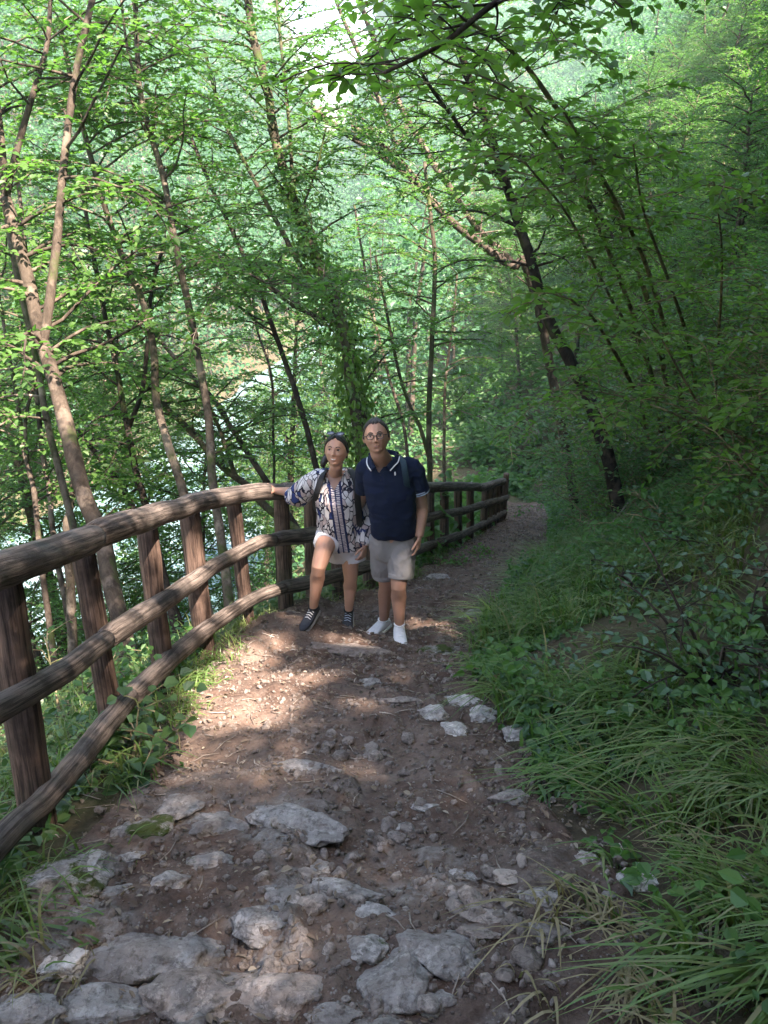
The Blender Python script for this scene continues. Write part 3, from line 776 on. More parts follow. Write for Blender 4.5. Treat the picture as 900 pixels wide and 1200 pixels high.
def litter():
    n = 6500; x, y = on_path(n, .5, 22, 1.5)
    n2 = 9000; y2 = .6 + 16 * rng.random(n2) ** 1.4; sd = rng.random(n2) < .5; e = rng.random(n2) ** 1.5 * 3 - .25
    x2 = np.where(sd, Lx(y2) - e, Rx(y2) + e); x = np.concatenate([x, x2]); y = np.concatenate([y, y2]); n = len(x)
    keep = fbm(x * 1.3, y * 1.3, seed=85) > -.35; x, y = x[keep], y[keep]; n = len(x)
    P = np.stack([x, y, any_h(x, y) + .006 + .008 * rng.random(n)], 1)
    D = rng.normal(0, 1, (n, 3)); D[:, 2] = D[:, 2] * .15 - D[:, 1] * .3; N = np.array((0, .35, 1.)) + rng.normal(0, .35, (n, 3))
    L = .009 + .026 * rng.random(n) ** 2.0
    L = L * (1 + .07 * y)
    b = B(); leaf_blades(b, P, D, N, L, L * (.25 + .4 * rng.random(n)), .4, -.15)
    tag(b.obj('leaf_litter', M['litter'], shade=False), 'dry fallen leaves scattered over the path and its edges', 'fallen leaves', kind='stuff')
    b = B()
    for _ in range(420):
        yy = .7 + 10 * random.random() ** 1.6; xx = float(Lx(yy) - .3 + (Rx(yy) - Lx(yy) + .7) * random.random()); a = random.uniform(0, 6.28); l = random.uniform(.03, .16)
        q = [(xx + math.cos(a) * l * t + random.gauss(0, .006), yy + math.sin(a) * l * t) for t in (0, .5, 1)]
        tube(b, [(u, v, float(any_h(u, v)) + .008) for u, v in q], [.0028, .0025, .0012], 4)
    tag(b.obj('twig_litter', M['dead']), 'thin dry twigs lying scattered on the path', 'twigs', kind='stuff')
litter()
# moss cushion at the grass edge
def cushion(px, py, w, h, label):
    p = on_ground(px, py); dep = p[1] * CP + (CAM_H - p[2]) * SP; V, T = ico(5)
    rr = 1 + .15 * fbm(V[:, 0] * 3, V[:, 1] * 3, V[:, 2] * 3, seed=int(px)); wx = w * dep / FPX / 2; hy = h * dep / FPX
    P = V * rr[:, None] * np.array((wx, hy, .09)); P[:, 2] += -.34 * P[:, 1] + .006 * fbm(P[:, 0] * 60, P[:, 1] * 60, seed=4)
    b = B(); b.add(P, None, T); o = b.obj('moss_cushion', M['moss']); o.location = (p[0], p[1], p[2] - .02); tag(o, label, 'moss')
cushion(632, 838, 90, 34, 'yellow-green moss cushion between the white rocks and the grass')
cushion(572, 812, 40, 14, 'small moss cushion behind the long white rock')

# ================================================================== GRASS AND LOW HERBS
def blades(b, x, y, z, n, L0, lean, w0=.0042, spread=.06, droop=1.0, seed=0):
    """n drooping blades from every tuft"""
    k = len(x); N = k * n
    X = np.repeat(x, n) + rng.normal(0, spread, N); Y = np.repeat(y, n) + rng.normal(0, spread, N); Z = np.repeat(z, n)
    L = np.repeat(L0, n) * (.55 + .6 * rng.random(N)); a = rng.random(N) * 6.283
    out = np.stack([np.cos(a), np.sin(a)], 1) * (.35 + .5 * rng.random(N))[:, None] + np.repeat(lean, n, 0)
    S = 6; t = np.linspace(0, 1, S)
    hor = (t ** 1.6)[None] * L[:, None] * .85; ver = (t - droop * .62 * t ** 2.3)[None] * L[:, None] * (.75 + .3 * rng.random(N))[:, None]
    Px = X[:, None] + out[:, 0:1] * hor; Py = Y[:, None] + out[:, 1:2] * hor; Pz = Z[:, None] + ver
    side = np.stack([-out[:, 1], out[:, 0]], 1); side = side / (np.linalg.norm(side, axis=1, keepdims=True) + 1e-9)
    w = w0 * (.6 + .8 * rng.random(N))[:, None] * (1 - .93 * t ** 1.8)[None]
    A = np.stack([Px - side[:, 0:1] * w, Py - side[:, 1:2] * w, Pz], -1); C_ = np.stack([Px + side[:, 0:1] * w, Py + side[:, 1:2] * w, Pz + w * .5], -1)
    V = np.stack([A, C_], 2).reshape(-1, 3); base = np.arange(N)[:, None] * (2 * S); s = np.arange(S - 1)[None] * 2
    q = np.stack([base + s, base + s + 1, base + s + 3, base + s + 2], -1).reshape(-1, 4)
    b.add(V, q)
def grass():
    b = B()
    # long drooping tussocks on the right bank
    n = 240; y = 1.15 + 8 * rng.random(n) ** 1.35; e = rng.random(n) ** 1.4 * 2.1 + .02 + .20 * (y < 2.7); x = Rx(y) + e
    keep = (fbm(x * .9, y * .9, seed=90) > -.30) & ~((e < .25) & (fbm(x * 2, y * 2, seed=93) < .1)); x, y, e = x[keep], y[keep], e[keep]
    L = .14 + .22 * rng.random(len(x)); lean = np.stack([-.35 + .40 * rng.normal(0, 1, len(x)), -.15 + .40 * rng.normal(0, 1, len(x))], 1)
    blades(b, x, y, ground_h(x, y) - .02, 20, L, lean, .0058, .045, .95)
    # big clumps: px, spread, blade length
    for px, py, m, Lb in [(880, 930, 9, .50), (820, 880, 9, .48), (760, 860, 8, .42), (700, 900, 9, .36), (690, 850, 7, .34), (650, 905, 7, .30), (620, 745, 9, .36), (580, 770, 8, .34), (660, 720, 8, .33), (875, 1110, 12, .36), (840, 1075, 8, .30), (885, 1165, 8, .32), (890, 1010, 4, .45), (760, 985, 6, .26),
                          (840, 960, 7, .45), (885, 1190, 8, .4), (40, 1120, 4, .26), (70, 1090, 3, .22), (720, 800, 6, .35), (610, 790, 6, .3), (560, 785, 6, .26)]:
        p = on_ground(px, py); m = max(2, int(m * .62)); xx = p[0] + rng.normal(0, .13, m); yy = p[1] + rng.normal(0, .11, m)
        blades(b, xx, yy, ground_h(xx, yy) - .02, 24, Lb * (.55 + .5 * rng.random(m)), np.array((-.50, -.25)) + rng.normal(0, .38, (m, 2)), .0068, .04, 1.05)
    n = 520; y = 2.8 + 7.5 * rng.random(n); e = .05 + 1.9 * rng.random(n) ** 1.3; x = Rx(y) + e
    keep = fbm(x * 1.1, y * 1.1, seed=97) > -.15; x, y = x[keep], y[keep]; n = len(x)
    blades(b, x, y, ground_h(x, y) + .06, 20, .24 + .24 * rng.random(n), np.stack([-.40 + .35 * rng.normal(0, 1, n), -.2 + .35 * rng.normal(0, 1, n)], 1), .0062, .05, .95)
    # rough grass under and behind the fence
    n = 420; y = 1.2 + 7.2 * rng.random(n); e = rng.random(n) ** 1.2 * 1.6 - .05; x = Lx(y) - e
    L = .16 + .22 * rng.random(n); lean = np.stack([.25 * rng.normal(0, 1, n), -.2 + .2 * rng.normal(0, 1, n)], 1)
    k = ~((y > 4.2) & (e < .25) & (rng.random(n) < .6))
    blades(b, x[k], y[k], ground_h(x[k], y[k]) - .02, 20, L[k], lean[k], .0042, .05)
    # short verge grass along the far path
    n = 300; y = 6 + 14 * rng.random(n); sd_ = rng.random(n) < .6; x = np.where(sd_, Rx(y) + .8 * rng.random(n), Lx(y) - .1 - .5 * rng.random(n))
    blades(b, x, y, ground_h(x, y) - .02, 14, .12 + .14 * rng.random(n), rng.normal(0, .25, (n, 2)), .006, .07)
    tag(b.obj('grass', M['grass'], shade=False), 'long drooping green grass on the banks beside the path', 'grass', kind='stuff')
    b = B()     # straw: dry bent blades lying at the lower right and between the tussocks
    pts = [on_ground(px + random.gauss(0, 30), py + random.gauss(0, 26)) for px, py in [(740, 1140), (700, 1110), (800, 1180), (660, 1090), (850, 1010), (790, 960), (720, 1060), (770, 1160), (60, 1130)] for _ in range(3)]
    x = np.array([p[0] for p in pts]); y = np.array([p[1] for p in pts]); n = len(x)
    blades(b, x, y, any_h(x, y) - .01, 9, .16 + .16 * rng.random(n), np.tile(np.array((-.5, -.5)), (n, 1)) + rng.normal(0, .4, (n, 2)), .0042, .04, 1.35)
    tag(b.obj('dry_grass', M['straw'], shade=False), 'bleached dry grass blades bent down over the path edge', 'dry grass', kind='stuff')
M['straw'] = leafmat('straw', [(.20, .16, .085), (.30, .25, .15), (.16, .14, .07)], .25, .6, .3)
grass()
def herbs():
    for nm, mat, n, emax, side, size, hgt, lab in [
        ('bank_cover', 'leaf', 15000, 6.5, 1, .044, .40, 'broad green leaves of young plants on the right bank'),
        ('weed_cover', 'leaf_blue', 12000, 5, 1, .040, .30, 'bluish broad-leaved weeds between the grass on the right bank'),
        ('undergrowth', 'leaf', 52000, 9, 1, .046, .38, 'low leafy herbs carpeting the bank right of the path'),
        ('bramble_cover', 'leaf_dark', 16000, 12, 1, .05, .22, 'dark ivy and bramble leaves over the steep bank'),
        ('ivy_cover', 'leaf_dark', 14000, 7, -1, .055, .16, 'dark ivy and herbs on the slope behind the fence'),
        ('slope_herbs', 'leaf', 15000, 9, -1, .05, .30, 'green herbs growing below the fence on the valley side'),
        ('spur_scrub', 'leaf', 30000, 22, 1, .15, 1.3, 'leafy scrub over the slope beyond the end of the path'),
        ('spur_ivy', 'leaf_dark', 22000, 16, 1, .13, .8, 'dark ivy over the rocky slope beyond the end of the path'),
        ('valley_scrub', 'leaf', 26000, 26, -1, .15, 1.2, 'leafy scrub on the valley slope under the trees')]:
        y = (.9 + 25 * rng.random(n) ** 1.25) if size < .1 else 19 + 40 * rng.random(n) ** 1.3 if side > 0 else 9 + 40 * rng.random(n); e = .05 + emax * rng.random(n) ** 1.7
        if nm == 'bank_cover': y = 2.3 + 9 * rng.random(n); e = .4 + 6.0 * rng.random(n) ** 1.15
        if nm == 'weed_cover': y = y + 1.6
        x = Rx(y) + e if side > 0 else np.where((y > 24.5) & (size > .1), Rx(y) + .3, Lx(y) - .12) - e
        keep = (fbm(x * .8, y * .8, seed=33 if mat == 'leaf' else 37) > (-.5 if nm == 'undergrowth' else -.45 if nm == 'bank_cover' else -.1 if mat == 'leaf' else -.05)) & ((size < .1) | (y > 24) | (side < 0) | (e > 1.2)); x, y, e = x[keep], y[keep], e[keep]; n = len(x)
        lump = np.clip(.6 + .8 * fbm(x * .9, y * .9, seed=39), .15, 1.4)
        P = np.stack([x, y, ground_h(x, y) + hgt * lump * rng.random(n) ** .8], 1)
        a = rng.random(n) * 6.283; D = np.stack([np.cos(a), np.sin(a), rng.normal(-.15, .25, n)], 1)
        N = np.array((-.15 * side, -.25, 1.)) + rng.normal(0, .38, (n, 3)); L = size * (.55 + .8 * rng.random(n)) * (1 + .02 * y)
        dpp = project(P)[2]; k = ~lit_gap(P) & (dpp > 1.6) & ((side < 0) | (dpp > 3.1) | (rng.random(n) < .15))
        b = B(); leaf_blades(b, P[k], D[k], N[k], L[k], L[k] * (.55 + .3 * rng.random(k.sum())))
        tag(b.obj(nm, M[mat], shade=False), lab, 'undergrowth', kind='stuff')
herbs()

def far_scrub():
    n = 150000; x = rng.uniform(-95, 14, n); y = 12 + 170 * rng.random(n) ** 1.5; z = ground_h(x, y)
    px, py, dep = project(np.stack([x, y, z], 1))
    k = (z > RIV_Z + .1) & (x < Lx(y) - np.where(y > 26, .5, 6)) & (px > -150) & (px < 700) & (fbm(x * .3, y * .3, seed=71) > -.8); x, y, z, dep = x[k], y[k], z[k], dep[k]; n = len(x)
    P = np.stack([x, y, z + 1.7 * rng.random(n) ** .8 * np.clip(.7 + .8 * fbm(x * .35, y * .35, seed=72), .1, 1.5)], 1); a = rng.random(n) * 6.283
    D = np.stack([np.cos(a), np.sin(a), rng.normal(-.15, .25, n)], 1); N = np.array((.25, -.3, 1.)) + rng.normal(0, .4, (n, 3)); L = (.10 + .0042 * dep) * (.6 + .8 * rng.random(n))
    b = B(); leaf_blades(b, P, D, N, L, L * .7); tag(b.obj('valley_floor_scrub', M['leaf_far'], shade=False), 'bright green scrub on the banks of the river', 'undergrowth', kind='stuff')
far_scrub()

# ================================================================== TREES
def traced(name, label, cat, pts, dep, w, bark, limbs=(), nl=10, ll=1.8, t0=.45, leaf='leaf', size=.088, gap=.036, group=None, ivy=None, root=True, twig=.5, up=.3, lump=.07, step=.13):
    """a tree whose trunk was measured in the photograph: sight lines at its own distance, base carried down to the land"""
    d0, d1 = dep if isinstance(dep, tuple) else (dep, dep); w = (w[0] * .84, w[1] * .84)
    if d0 is None: d0 = float(project(on_ground(*pts[0]))[2]); print(name, 'depth', d0)
    if d1 is None: d1 = d0
    def world(q, f):
        d = ray(*q); return np.array((0, 0, CAM_H)) + d * (d0 + (d1 - d0) * f)
    n = len(pts); P = [world(q, i / max(1, n - 1)) for i, q in enumerate(pts)]
    R = [(w[0] + (w[1] - w[0]) * (i / (n - 1))) * (d0 + (d1 - d0) * i / (n - 1)) / FPX / 2 for i in range(n)]
    if root:
        g = float(any_h(P[0][0], P[0][1]))
        if P[0][2] > g - .05:
            dv = P[0] - P[1]; dv = dv / max(abs(dv[2]), .2); k = P[0][2] - g + .25
            q = P[0] + np.array((dv[0] * .6 * min(k, 2), dv[1] * .6 * min(k, 2), 0)); q[2] = float(any_h(q[0], q[1])) - .25
            P = [q] + P; R = [R[0] * 1.25] + R
        else:
            P[0][2] = min(P[0][2], g - .1)
    base = P[0].copy(); base[2] += .2
    t = empty(name, base); tag(t, label, cat, group)
    wood = B(); lv = Leaves(); Pc, Rc = catmull(P, R, .12); sd_ = int(abs(pts[0][0]) * 3 + abs(pts[0][1]))
    s_ = np.arange(len(Pc)) * .12
    Pc = Pc + np.stack([fbm(s_ * .9, sd_), fbm(s_ * .9, sd_ + 50.), 0 * s_], 1) * (Rc * .35)[:, None] * np.minimum(1, s_ / .5)[:, None]
    tube(wood, Pc, Rc, 12 if R[0] > .04 else 8, lump, sd_, 8)
    tracks = [(Pc, Rc)]
    for lp in limbs:
        lpts, lw = lp[0], lp[1]; ld = lp[2] if len(lp) > 2 else (d0 + d1) / 2
        q0 = world(lpts[0], .5); dist = np.linalg.norm(np.cross(Pc - np.array((0, 0, CAM_H)), nrm(ray(*lpts[0]))), axis=1)
        i = int(np.argmin(dist)); dd0 = np.linalg.norm(Pc[i] - np.array((0, 0, CAM_H))) / np.linalg.norm(ray(*lpts[0]))
        m = len(lpts); Q = [np.array((0, 0, CAM_H)) + ray(*q) * (dd0 + (ld - dd0) * k / (m - 1)) for k, q in enumerate(lpts)]; Q[0] = Pc[i]
        Rl = [(lw[0] + (lw[1] - lw[0]) * k / (m - 1)) * dd0 / FPX / 2 for k in range(m)]
        Qc, Rq = catmull(Q, Rl, .12); b2 = B(); tube(b2, Qc, Rq, 8, lump, sd_ + 5, 8); b2.obj('limb', M[bark], t); tracks.append((Qc, Rq))
    for ti, (Tp, Tr) in enumerate(tracks):
        k = int(nl * 2.7) if ti == 0 else max(7, int(nl * 1.4)); m = len(Tp)
        for q in range(k):
            f = (t0 if ti == 0 else .35) + (1 - (t0 if ti == 0 else .35)) * (q + random.random()) / k; i = min(m - 1, int(f * m)); az = random.uniform(0, 6.283)
            dirn = np.array((math.cos(az), math.sin(az), up + random.uniform(-.2, .4)))
            limb_with_leaves(wood, lv, Tp[i], dirn, ll * (.55 + .7 * random.random()) * (1.15 - .45 * f), min(.02, float(Tr[i]) * .45), size, gap, twig, step=step)
    wood.obj('trunk', M[bark], t)
    a = lv.arr()
    if len(a[0]): leaf_obj(a, 'crown', M[leaf], t)
    if ivy:
        f0, f1, n, spr = ivy; i = (f0 + (f1 - f0) * rng.random(n) ** 1.2) * (len(Pc) - 1); i = i.astype(int)
        az = rng.random(n) * 6.283; rr = Rc[i] + .01 + spr * rng.random(n) ** 2
        o = np.stack([np.cos(az), np.sin(az), .3 * rng.normal(0, 1, n)], 1); Pn = Pc[i] + o * rr[:, None] + rng.normal(0, .04, (n, 3))
        D = o * .4 + np.array((0, 0, -.8)) + rng.normal(0, .35, (n, 3)); L = .05 + .04 * rng.random(n)
        leaf_obj((Pn, D, o + np.array((0, 0, .5)) + rng.normal(0, .3, (n, 3)), L, L * .85), 'ivy', M['leaf_ivy'], t, clear=False)
    return t
M['leaf_ivy'] = leafmat('climbing_ivy_leaf', [(.07, .16, .03), (.10, .21, .038), (.14, .26, .055)], .4, .35, .5)

# ---- left of the fence
traced('forked_tree', 'thick grey-brown tree forking above mid height, just behind the near fence', 'tree', [(141, 735), (122, 640), (97, 570), (77, 500), (58, 430), (46, 390), (31, 320), (14, 255), (6, 232)], (6.2, 7.2), (25, 15), 'bark',
       [([(50, 400), (60, 340), (69, 258), (75, 190), (88, 90), (108, 0), (118, -60)], (12, 7), 7.0), ([(7, 235), (20, 175), (44, 92), (56, 48), (60, -30)], (9, 5), 7.4), ([(8, 235), (0, 150), (-12, 60)], (10, 6), 7.2)], leaf='leaf_bright', nl=7, ll=1.6, t0=.55)
traced('slim_tree', 'paler slim stem rising right beside the thick forked tree', 'tree', [(72, 560), (58, 505), (42, 420), (22, 330), (8, 255), (-6, 150)], (7.0, 7.6), (10, 6), 'bark_pale', leaf='leaf_bright', nl=4, ll=1.3)
traced('crooked_sapling', 'crooked thin dark sapling at the left edge behind the rails', 'tree', [(46, 640), (38, 570), (28, 530), (20, 470), (8, 405), (-4, 330)], (7.6, 8.4), (8, 4), 'bark', [([(33, 540), (30, 490), (42, 440), (40, 400)], (5, 3))], leaf='leaf_bright', nl=6, ll=1.2)
traced('thin_tree', 'straight thin stem between the crooked sapling and the forked tree', 'tree', [(66, 640), (58, 580), (48, 520), (42, 440), (36, 350), (20, 200)], (8.6, 9.2), (8, 5), 'bark', leaf='leaf_bright', nl=5, ll=1.4)
traced('broken_sapling', 'short pale broken stem behind the fence left of the forked tree foot', 'tree', [(80, 640), (82, 600), (90, 540), (84, 500)], (8.0, 8.2), (12, 6), 'bark_pale', leaf='leaf_bright', nl=2, ll=.9)
traced('leaning_tree', 'dark tree leaning left across the gap behind the forked tree', 'tree', [(162, 612), (140, 570), (112, 530), (88, 500), (60, 450), (20, 400)], (9.5, 10.0), (9, 5), 'bark_dark', leaf='leaf_bright', nl=6, ll=1.4)
traced('dark_forked_tree', 'dark slender tree with a wide fork left of the pale mottled trunk', 'tree', [(172, 600), (158, 550), (148, 490), (138, 430), (124, 370), (110, 300), (92, 200)], (8.6, 9.2), (10, 5), 'bark_dark',
       [([(150, 500), (166, 460), (172, 410), (178, 340), (192, 290), (208, 275), (240, 262)], (6, 3), 9.0)], leaf='leaf_bright', nl=8, ll=1.6)
traced('mottled_tree', 'pale mottled trunk sloping down to the fence left of the slender beige tree', 'tree', [(228, 640), (218, 590), (205, 545), (193, 505), (184, 470), (179, 400), (164, 345), (140, 290), (112, 205), (86, 110), (70, 20)], (7.6, 8.6), (14, 6), 'bark_pale', leaf='leaf_bright', nl=12, ll=1.8, t0=.5)
traced('slender_beige_tree', 'slender beige tree curving up from behind the rail to the top', 'tree', [(262, 660), (249, 570), (243, 490), (229, 400), (206, 290), (191, 210), (166, 110), (158, 0), (150, -80)], (7.4, 8.6), (13, 6), 'bark_pale',
       [([(212, 310), (250, 306), (300, 325), (350, 358), (378, 382)], (4, 2), 8.6), ([(196, 230), (170, 130), (150, 60), (140, -20)], (5, 3), 8.6)], leaf='leaf_bright', nl=12, ll=1.8, t0=.55)
traced('mossy_leaning_tree', 'mossy trunk leaning left behind the bend of the fence', 'tree', [(318, 600), (292, 570), (262, 548), (232, 515), (190, 472), (150, 420), (110, 370)], (10.5, 11.5), (11, 6), 'bark_moss', [([(275, 556), (256, 500), (235, 455)], (6, 4), 11.0)], leaf='leaf_bright', nl=8, ll=1.8)
traced('second_leaning_tree', 'thin dark trunk crossing behind the mossy leaning tree', 'tree', [(330, 590), (300, 545), (270, 500), (245, 462), (205, 420), (150, 350)], (12.5, 13.5), (9, 5), 'bark_dark', leaf='leaf_bright', nl=8, ll=1.8)
traced('ivy_clad_tree', 'tall dark tree wrapped in bright ivy directly behind the couple', 'tree', [(428, 560), (418, 490), (408, 420), (396, 370), (376, 320), (351, 255), (331, 190), (312, 100), (293, 30), (285, -60)], (10.0, 12.0), (20, 10), 'bark_moss',
       [([(390, 355), (355, 315), (330, 270), (300, 215), (262, 140), (240, 60)], (7, 4), 11.5), ([(343, 235), (340, 160), (330, 60), (322, -20)], (5, 3), 11.5), ([(376, 384), (350, 362), (305, 330), (262, 312), (214, 308)], (5, 2), 10.5), ([(352, 258), (370, 200), (382, 150)], (3, 2), 11.0)],
       nl=14, ll=1.7, t0=.45, ivy=(.10, .60, 2400, .24))
traced('ivy_companion_tree', 'second ivy-darkened stem leaning against the ivy-wrapped tree', 'tree', [(436, 560), (428, 490), (420, 440), (404, 380), (388, 335)], (10.8, 11.4), (11, 6), 'bark_dark', leaf='leaf_bright', nl=4, ll=1.2, ivy=(.2, .9, 650, .10))
traced('bent_dark_tree', 'thin dark tree bending left above the woman', 'tree', [(378, 580), (371, 545), (358, 495), (340, 440), (318, 380), (302, 335), (282, 290), (246, 215), (215, 140)], (11, 12.5), (9, 5), 'bark_dark', leaf='leaf_bright', nl=10, ll=1.7, t0=.5)
traced('thin_valley_tree', 'hair-thin upright tree seen over the woman\'s outstretched arm', 'tree', [(322, 590), (320, 520), (318, 440), (300, 380), (292, 300)], (13, 14), (4, 3), 'bark_dark', leaf='leaf_bright', nl=7, ll=1.4)
traced('riverside_tree', 'straight dark thin tree rising behind the far fence rail', 'tree', [(503, 590), (503, 520), (504, 440), (508, 350), (508, 290), (502, 235), (498, 190)], (12.5, 13.5), (8, 5), 'bark_moss', [([(504, 540), (492, 500), (478, 470), (466, 430), (450, 350), (440, 300)], (5, 3), 13)], leaf='leaf_bright', nl=9, ll=1.7, t0=.5)
traced('valley_sapling', 'grey sapling standing right of the straight dark tree over the far rail', 'tree', [(522, 580), (521, 520), (522, 450), (530, 380), (536, 320)], (15, 16), (5, 3), 'bark_pale', leaf='leaf_bright', nl=8, ll=1.5)
traced('steep_sapling', 'pale thin trunk rising between the ivy tree and the man\'s head', 'tree', [(480, 575), (474, 500), (452, 430), (430, 330), (415, 240)], (16, 17), (5, 3), 'bark', leaf='leaf_bright', nl=8, ll=1.6)
# ---- the leaning trunks over the far path
traced('long_leaning_tree', 'long trunk leaning far left over the path from the right slope', 'tree', [(625, 335), (600, 313), (562, 285), (522, 252), (491, 217), (452, 187), (404, 155), (360, 120)], (16, 15), (12, 7), 'bark', [([(492, 218), (470, 190), (440, 165), (412, 148)], (8, 5), 15)], nl=10, ll=2.2, t0=.45, size=.085)
traced('upper_leaning_tree', 'second leaning trunk running up to the sky gap', 'tree', [(625, 330), (600, 308), (562, 270), (532, 226), (502, 180), (472, 130), (452, 85), (432, 32), (414, -20)], (17, 16), (10, 7), 'bark', [([(480, 145), (465, 170), (450, 130), (430, 85), (402, 22), (390, -10)], (6, 4), 16)], nl=9, ll=2.0, t0=.5, size=.085)
traced('dark_slope_tree', 'dark stout tree leaning from the right slope above the path', 'tree', [(697, 490), (672, 432), (651, 390), (634, 345), (621, 300), (600, 235), (580, 175), (565, 130), (553, 100), (530, 30)], (11.5, 10.0), (18, 10), 'bark_dark',
       [([(602, 240), (585, 208), (560, 180), (540, 150), (510, 110), (490, 80)], (5, 3), 8.5), ([(583, 182), (620, 182), (668, 205), (700, 250), (720, 280)], (5, 3), 8.8), ([(600, 165), (640, 190), (668, 204)], (4, 3), 9)], nl=12, ll=2.0, t0=.55, leaf='leaf_hazel', size=.085)
# ---- right: hazel of many stems
hz = empty('hazel_shrub', on_ground(792, 535)); tag(hz, 'tall many-stemmed hazel arching left over the path from the right bank', 'shrub')
wood = B(); lv = Leaves()
for pts, d1, w in [([(788, 538), (782, 470), (772, 400), (742, 300), (702, 205), (642, 112), (600, 60), (540, 20)], 4.6, 7), ([(798, 538), (800, 480), (788, 420), (762, 325), (735, 262), (690, 180), (660, 130)], 5.2, 6), ([(776, 545), (772, 480), (752, 400), (728, 332), (690, 240), (655, 178), (610, 120)], 4.9, 6),
                   ([(808, 535), (815, 470), (806, 400), (784, 330), (755, 250), (742, 170)], 5.8, 5), ([(770, 545), (752, 480), (735, 440), (700, 380), (668, 350)], 5.4, 5), ([(816, 540), (835, 480), (842, 400), (846, 300), (835, 200)], 6.0, 4), ([(784, 540), (760, 430), (716, 350), (670, 260), (615, 190)], 5.2, 4)]:
    d0 = np.linalg.norm(on_ground(*pts[0]) - np.array((0, 0, CAM_H))) / np.linalg.norm(ray(*pts[0])); n = len(pts)
    P = [np.array((0, 0, CAM_H)) + ray(*q) * (d0 + (d1 - d0) * i / (n - 1)) for i, q in enumerate(pts)]; P[0][2] -= .15
    R = np.linspace(w, w * .16, n) * d0 / FPX / 2; Pc, Rc = catmull(P, R, .1)
    b2 = B(); tube(b2, Pc, Rc, 8, .06, int(pts[1][0]), 9)
    for q in range(20):
        f = .22 + .78 * ((q + random.random()) / 20) ** .85; i = min(len(Pc) - 1, int(f * len(Pc))); az = random.uniform(0, 6.283)
        limb_with_leaves(b2, lv, Pc[i], (math.cos(az), math.sin(az), .25), .55 + .55 * random.random(), .006, .105, .052, .38, step=.11)
    b2.obj('stem', M['stem'], hz)
a = lv.arr(); a[4] = a[3] * .78; leaf_obj(a, 'foliage', M['leaf_hazel'], hz)
# overhanging spray of big leaves at the top of the picture
ov = traced('overhanging_branch_tree', 'near tree whose big-leaved branch hangs into the top of the view', 'tree', [(1150, 420), (1120, 250), (1050, 60), (900, -60), (720, -50), (600, -8), (520, 50), (450, 85)], (6.0, 3.9), (20, 5), 'bark_dark', nl=18, ll=1.0, t0=.5, leaf='leaf_hazel', size=.12, gap=.085, twig=.4, up=.0)

# ================================================================== TREES OF THE WOOD: a few grown, then copied
VAR = []
def grow_variant(k, H, Rr, n_limb, size, bark, leaf, low=.22):
    wood = B(); fine = B(); lv = Leaves(); bend = rng.normal(0, .5, 2)
    P = [np.array((bend[0] * (z / H) ** 2 * 1.2, bend[1] * (z / H) ** 2 * 1.2, z)) for z in np.linspace(-.6, H, 7)]
    Pc, Rc = catmull(P, np.linspace(.085 + .008 * H, .02, 7), .25); tube(wood, Pc, Rc, 10, .07, k, 6)
    for q in range(n_limb):
        f = low + (1 - low) * (q + random.random() * .6) / n_limb; i = min(len(Pc) - 1, int((f * H + .6) / (H + .6) * len(Pc))); az = q * 2.399 + random.uniform(-.4, .4)
        l = Rr * (1.15 - .75 * abs(f - .42) ** 1.1) * random.uniform(.7, 1.15)
        limb_with_leaves(fine, lv, Pc[i], (math.cos(az), math.sin(az), .45 * f + .12), l, .022 + .01 * random.random(), size, .046, .85, .35, .115, .10, clear=False)
    a = lv.arr(); trunk = wood.arrays(); fa = fine.arrays(); wood.add(*fa); wm = wood.mesh('trunk', M[bark]); b = B(); leaf_blades(b, *a); lm = b.mesh('crown', M[leaf], shade=False)
    VAR.append((wm, lm, a, H, trunk, fa))
grow_variant(0, 9.5, 2.9, 58, .10, 'bark', 'leaf'); grow_variant(1, 11.5, 3.2, 66, .105, 'bark_moss', 'leaf'); grow_variant(2, 7.5, 2.6, 48, .095, 'bark_pale', 'leaf_bright', .15); grow_variant(3, 13.5, 3.0, 66, .105, 'bark', 'leaf_bright', .35)
for v in VAR: print('variant leaves', len(v[2][0]))
def plant_copy(k, x, y, s, label, group, name='forest_tree', tilt=(0, 0), cull=True):
    wm, lm, a, H, trunk, fa = VAR[k]; z = float(ground_h(x, y)); rz = random.uniform(0, 6.283)
    Rm = np.array((Matrix.Rotation(rz, 3, 'Z') @ Matrix.Rotation(tilt[1], 3, 'Y') @ Matrix.Rotation(tilt[0], 3, 'X'))) * s
    if lit_gap(trunk[0] @ Rm.T + np.array((x, y, z))).any(): return None
    t = empty(name, (x, y, z)); t.rotation_euler = (tilt[0], tilt[1], rz); t.scale = (s, s, s); tag(t, label, 'tree', group)
    Pw = a[0] @ Rm.T + np.array((x, y, z)); bad = lit_gap(Pw)
    if cull: bad |= in_the_way(Pw)
    for nm, me in (('trunk', wm), ('crown', lm)):
        if nm == 'trunk':
            fb = lit_gap(fa[0] @ Rm.T + np.array((x, y, z)))
            if fb.any():
                b = B(); b.add(*trunk); Q, T = fa[1], fa[2]; b.add(fa[0], Q[~fb[Q].any(1)], T[~fb[T].any(1)] if len(T) else None); me = b.mesh('trunk', wm.materials[0])
        if nm == 'crown' and bad.any():
            k_ = ~bad; b = B(); leaf_blades(b, *[q[k_] for q in a]); me = b.mesh('crown', lm.materials[0], shade=False)
        o = bpy.data.objects.new(nm, me); COL.objects.link(o); o.parent = t
    return t
def scatter(spots, label, group, ks, s0=.8, s1=1.2, tilt=.08):
    for x, y in spots:
        plant_copy(random.choice(ks), x, y, random.uniform(s0, s1), label, group, tilt=(random.gauss(0, tilt), random.gauss(0, tilt) - .05))
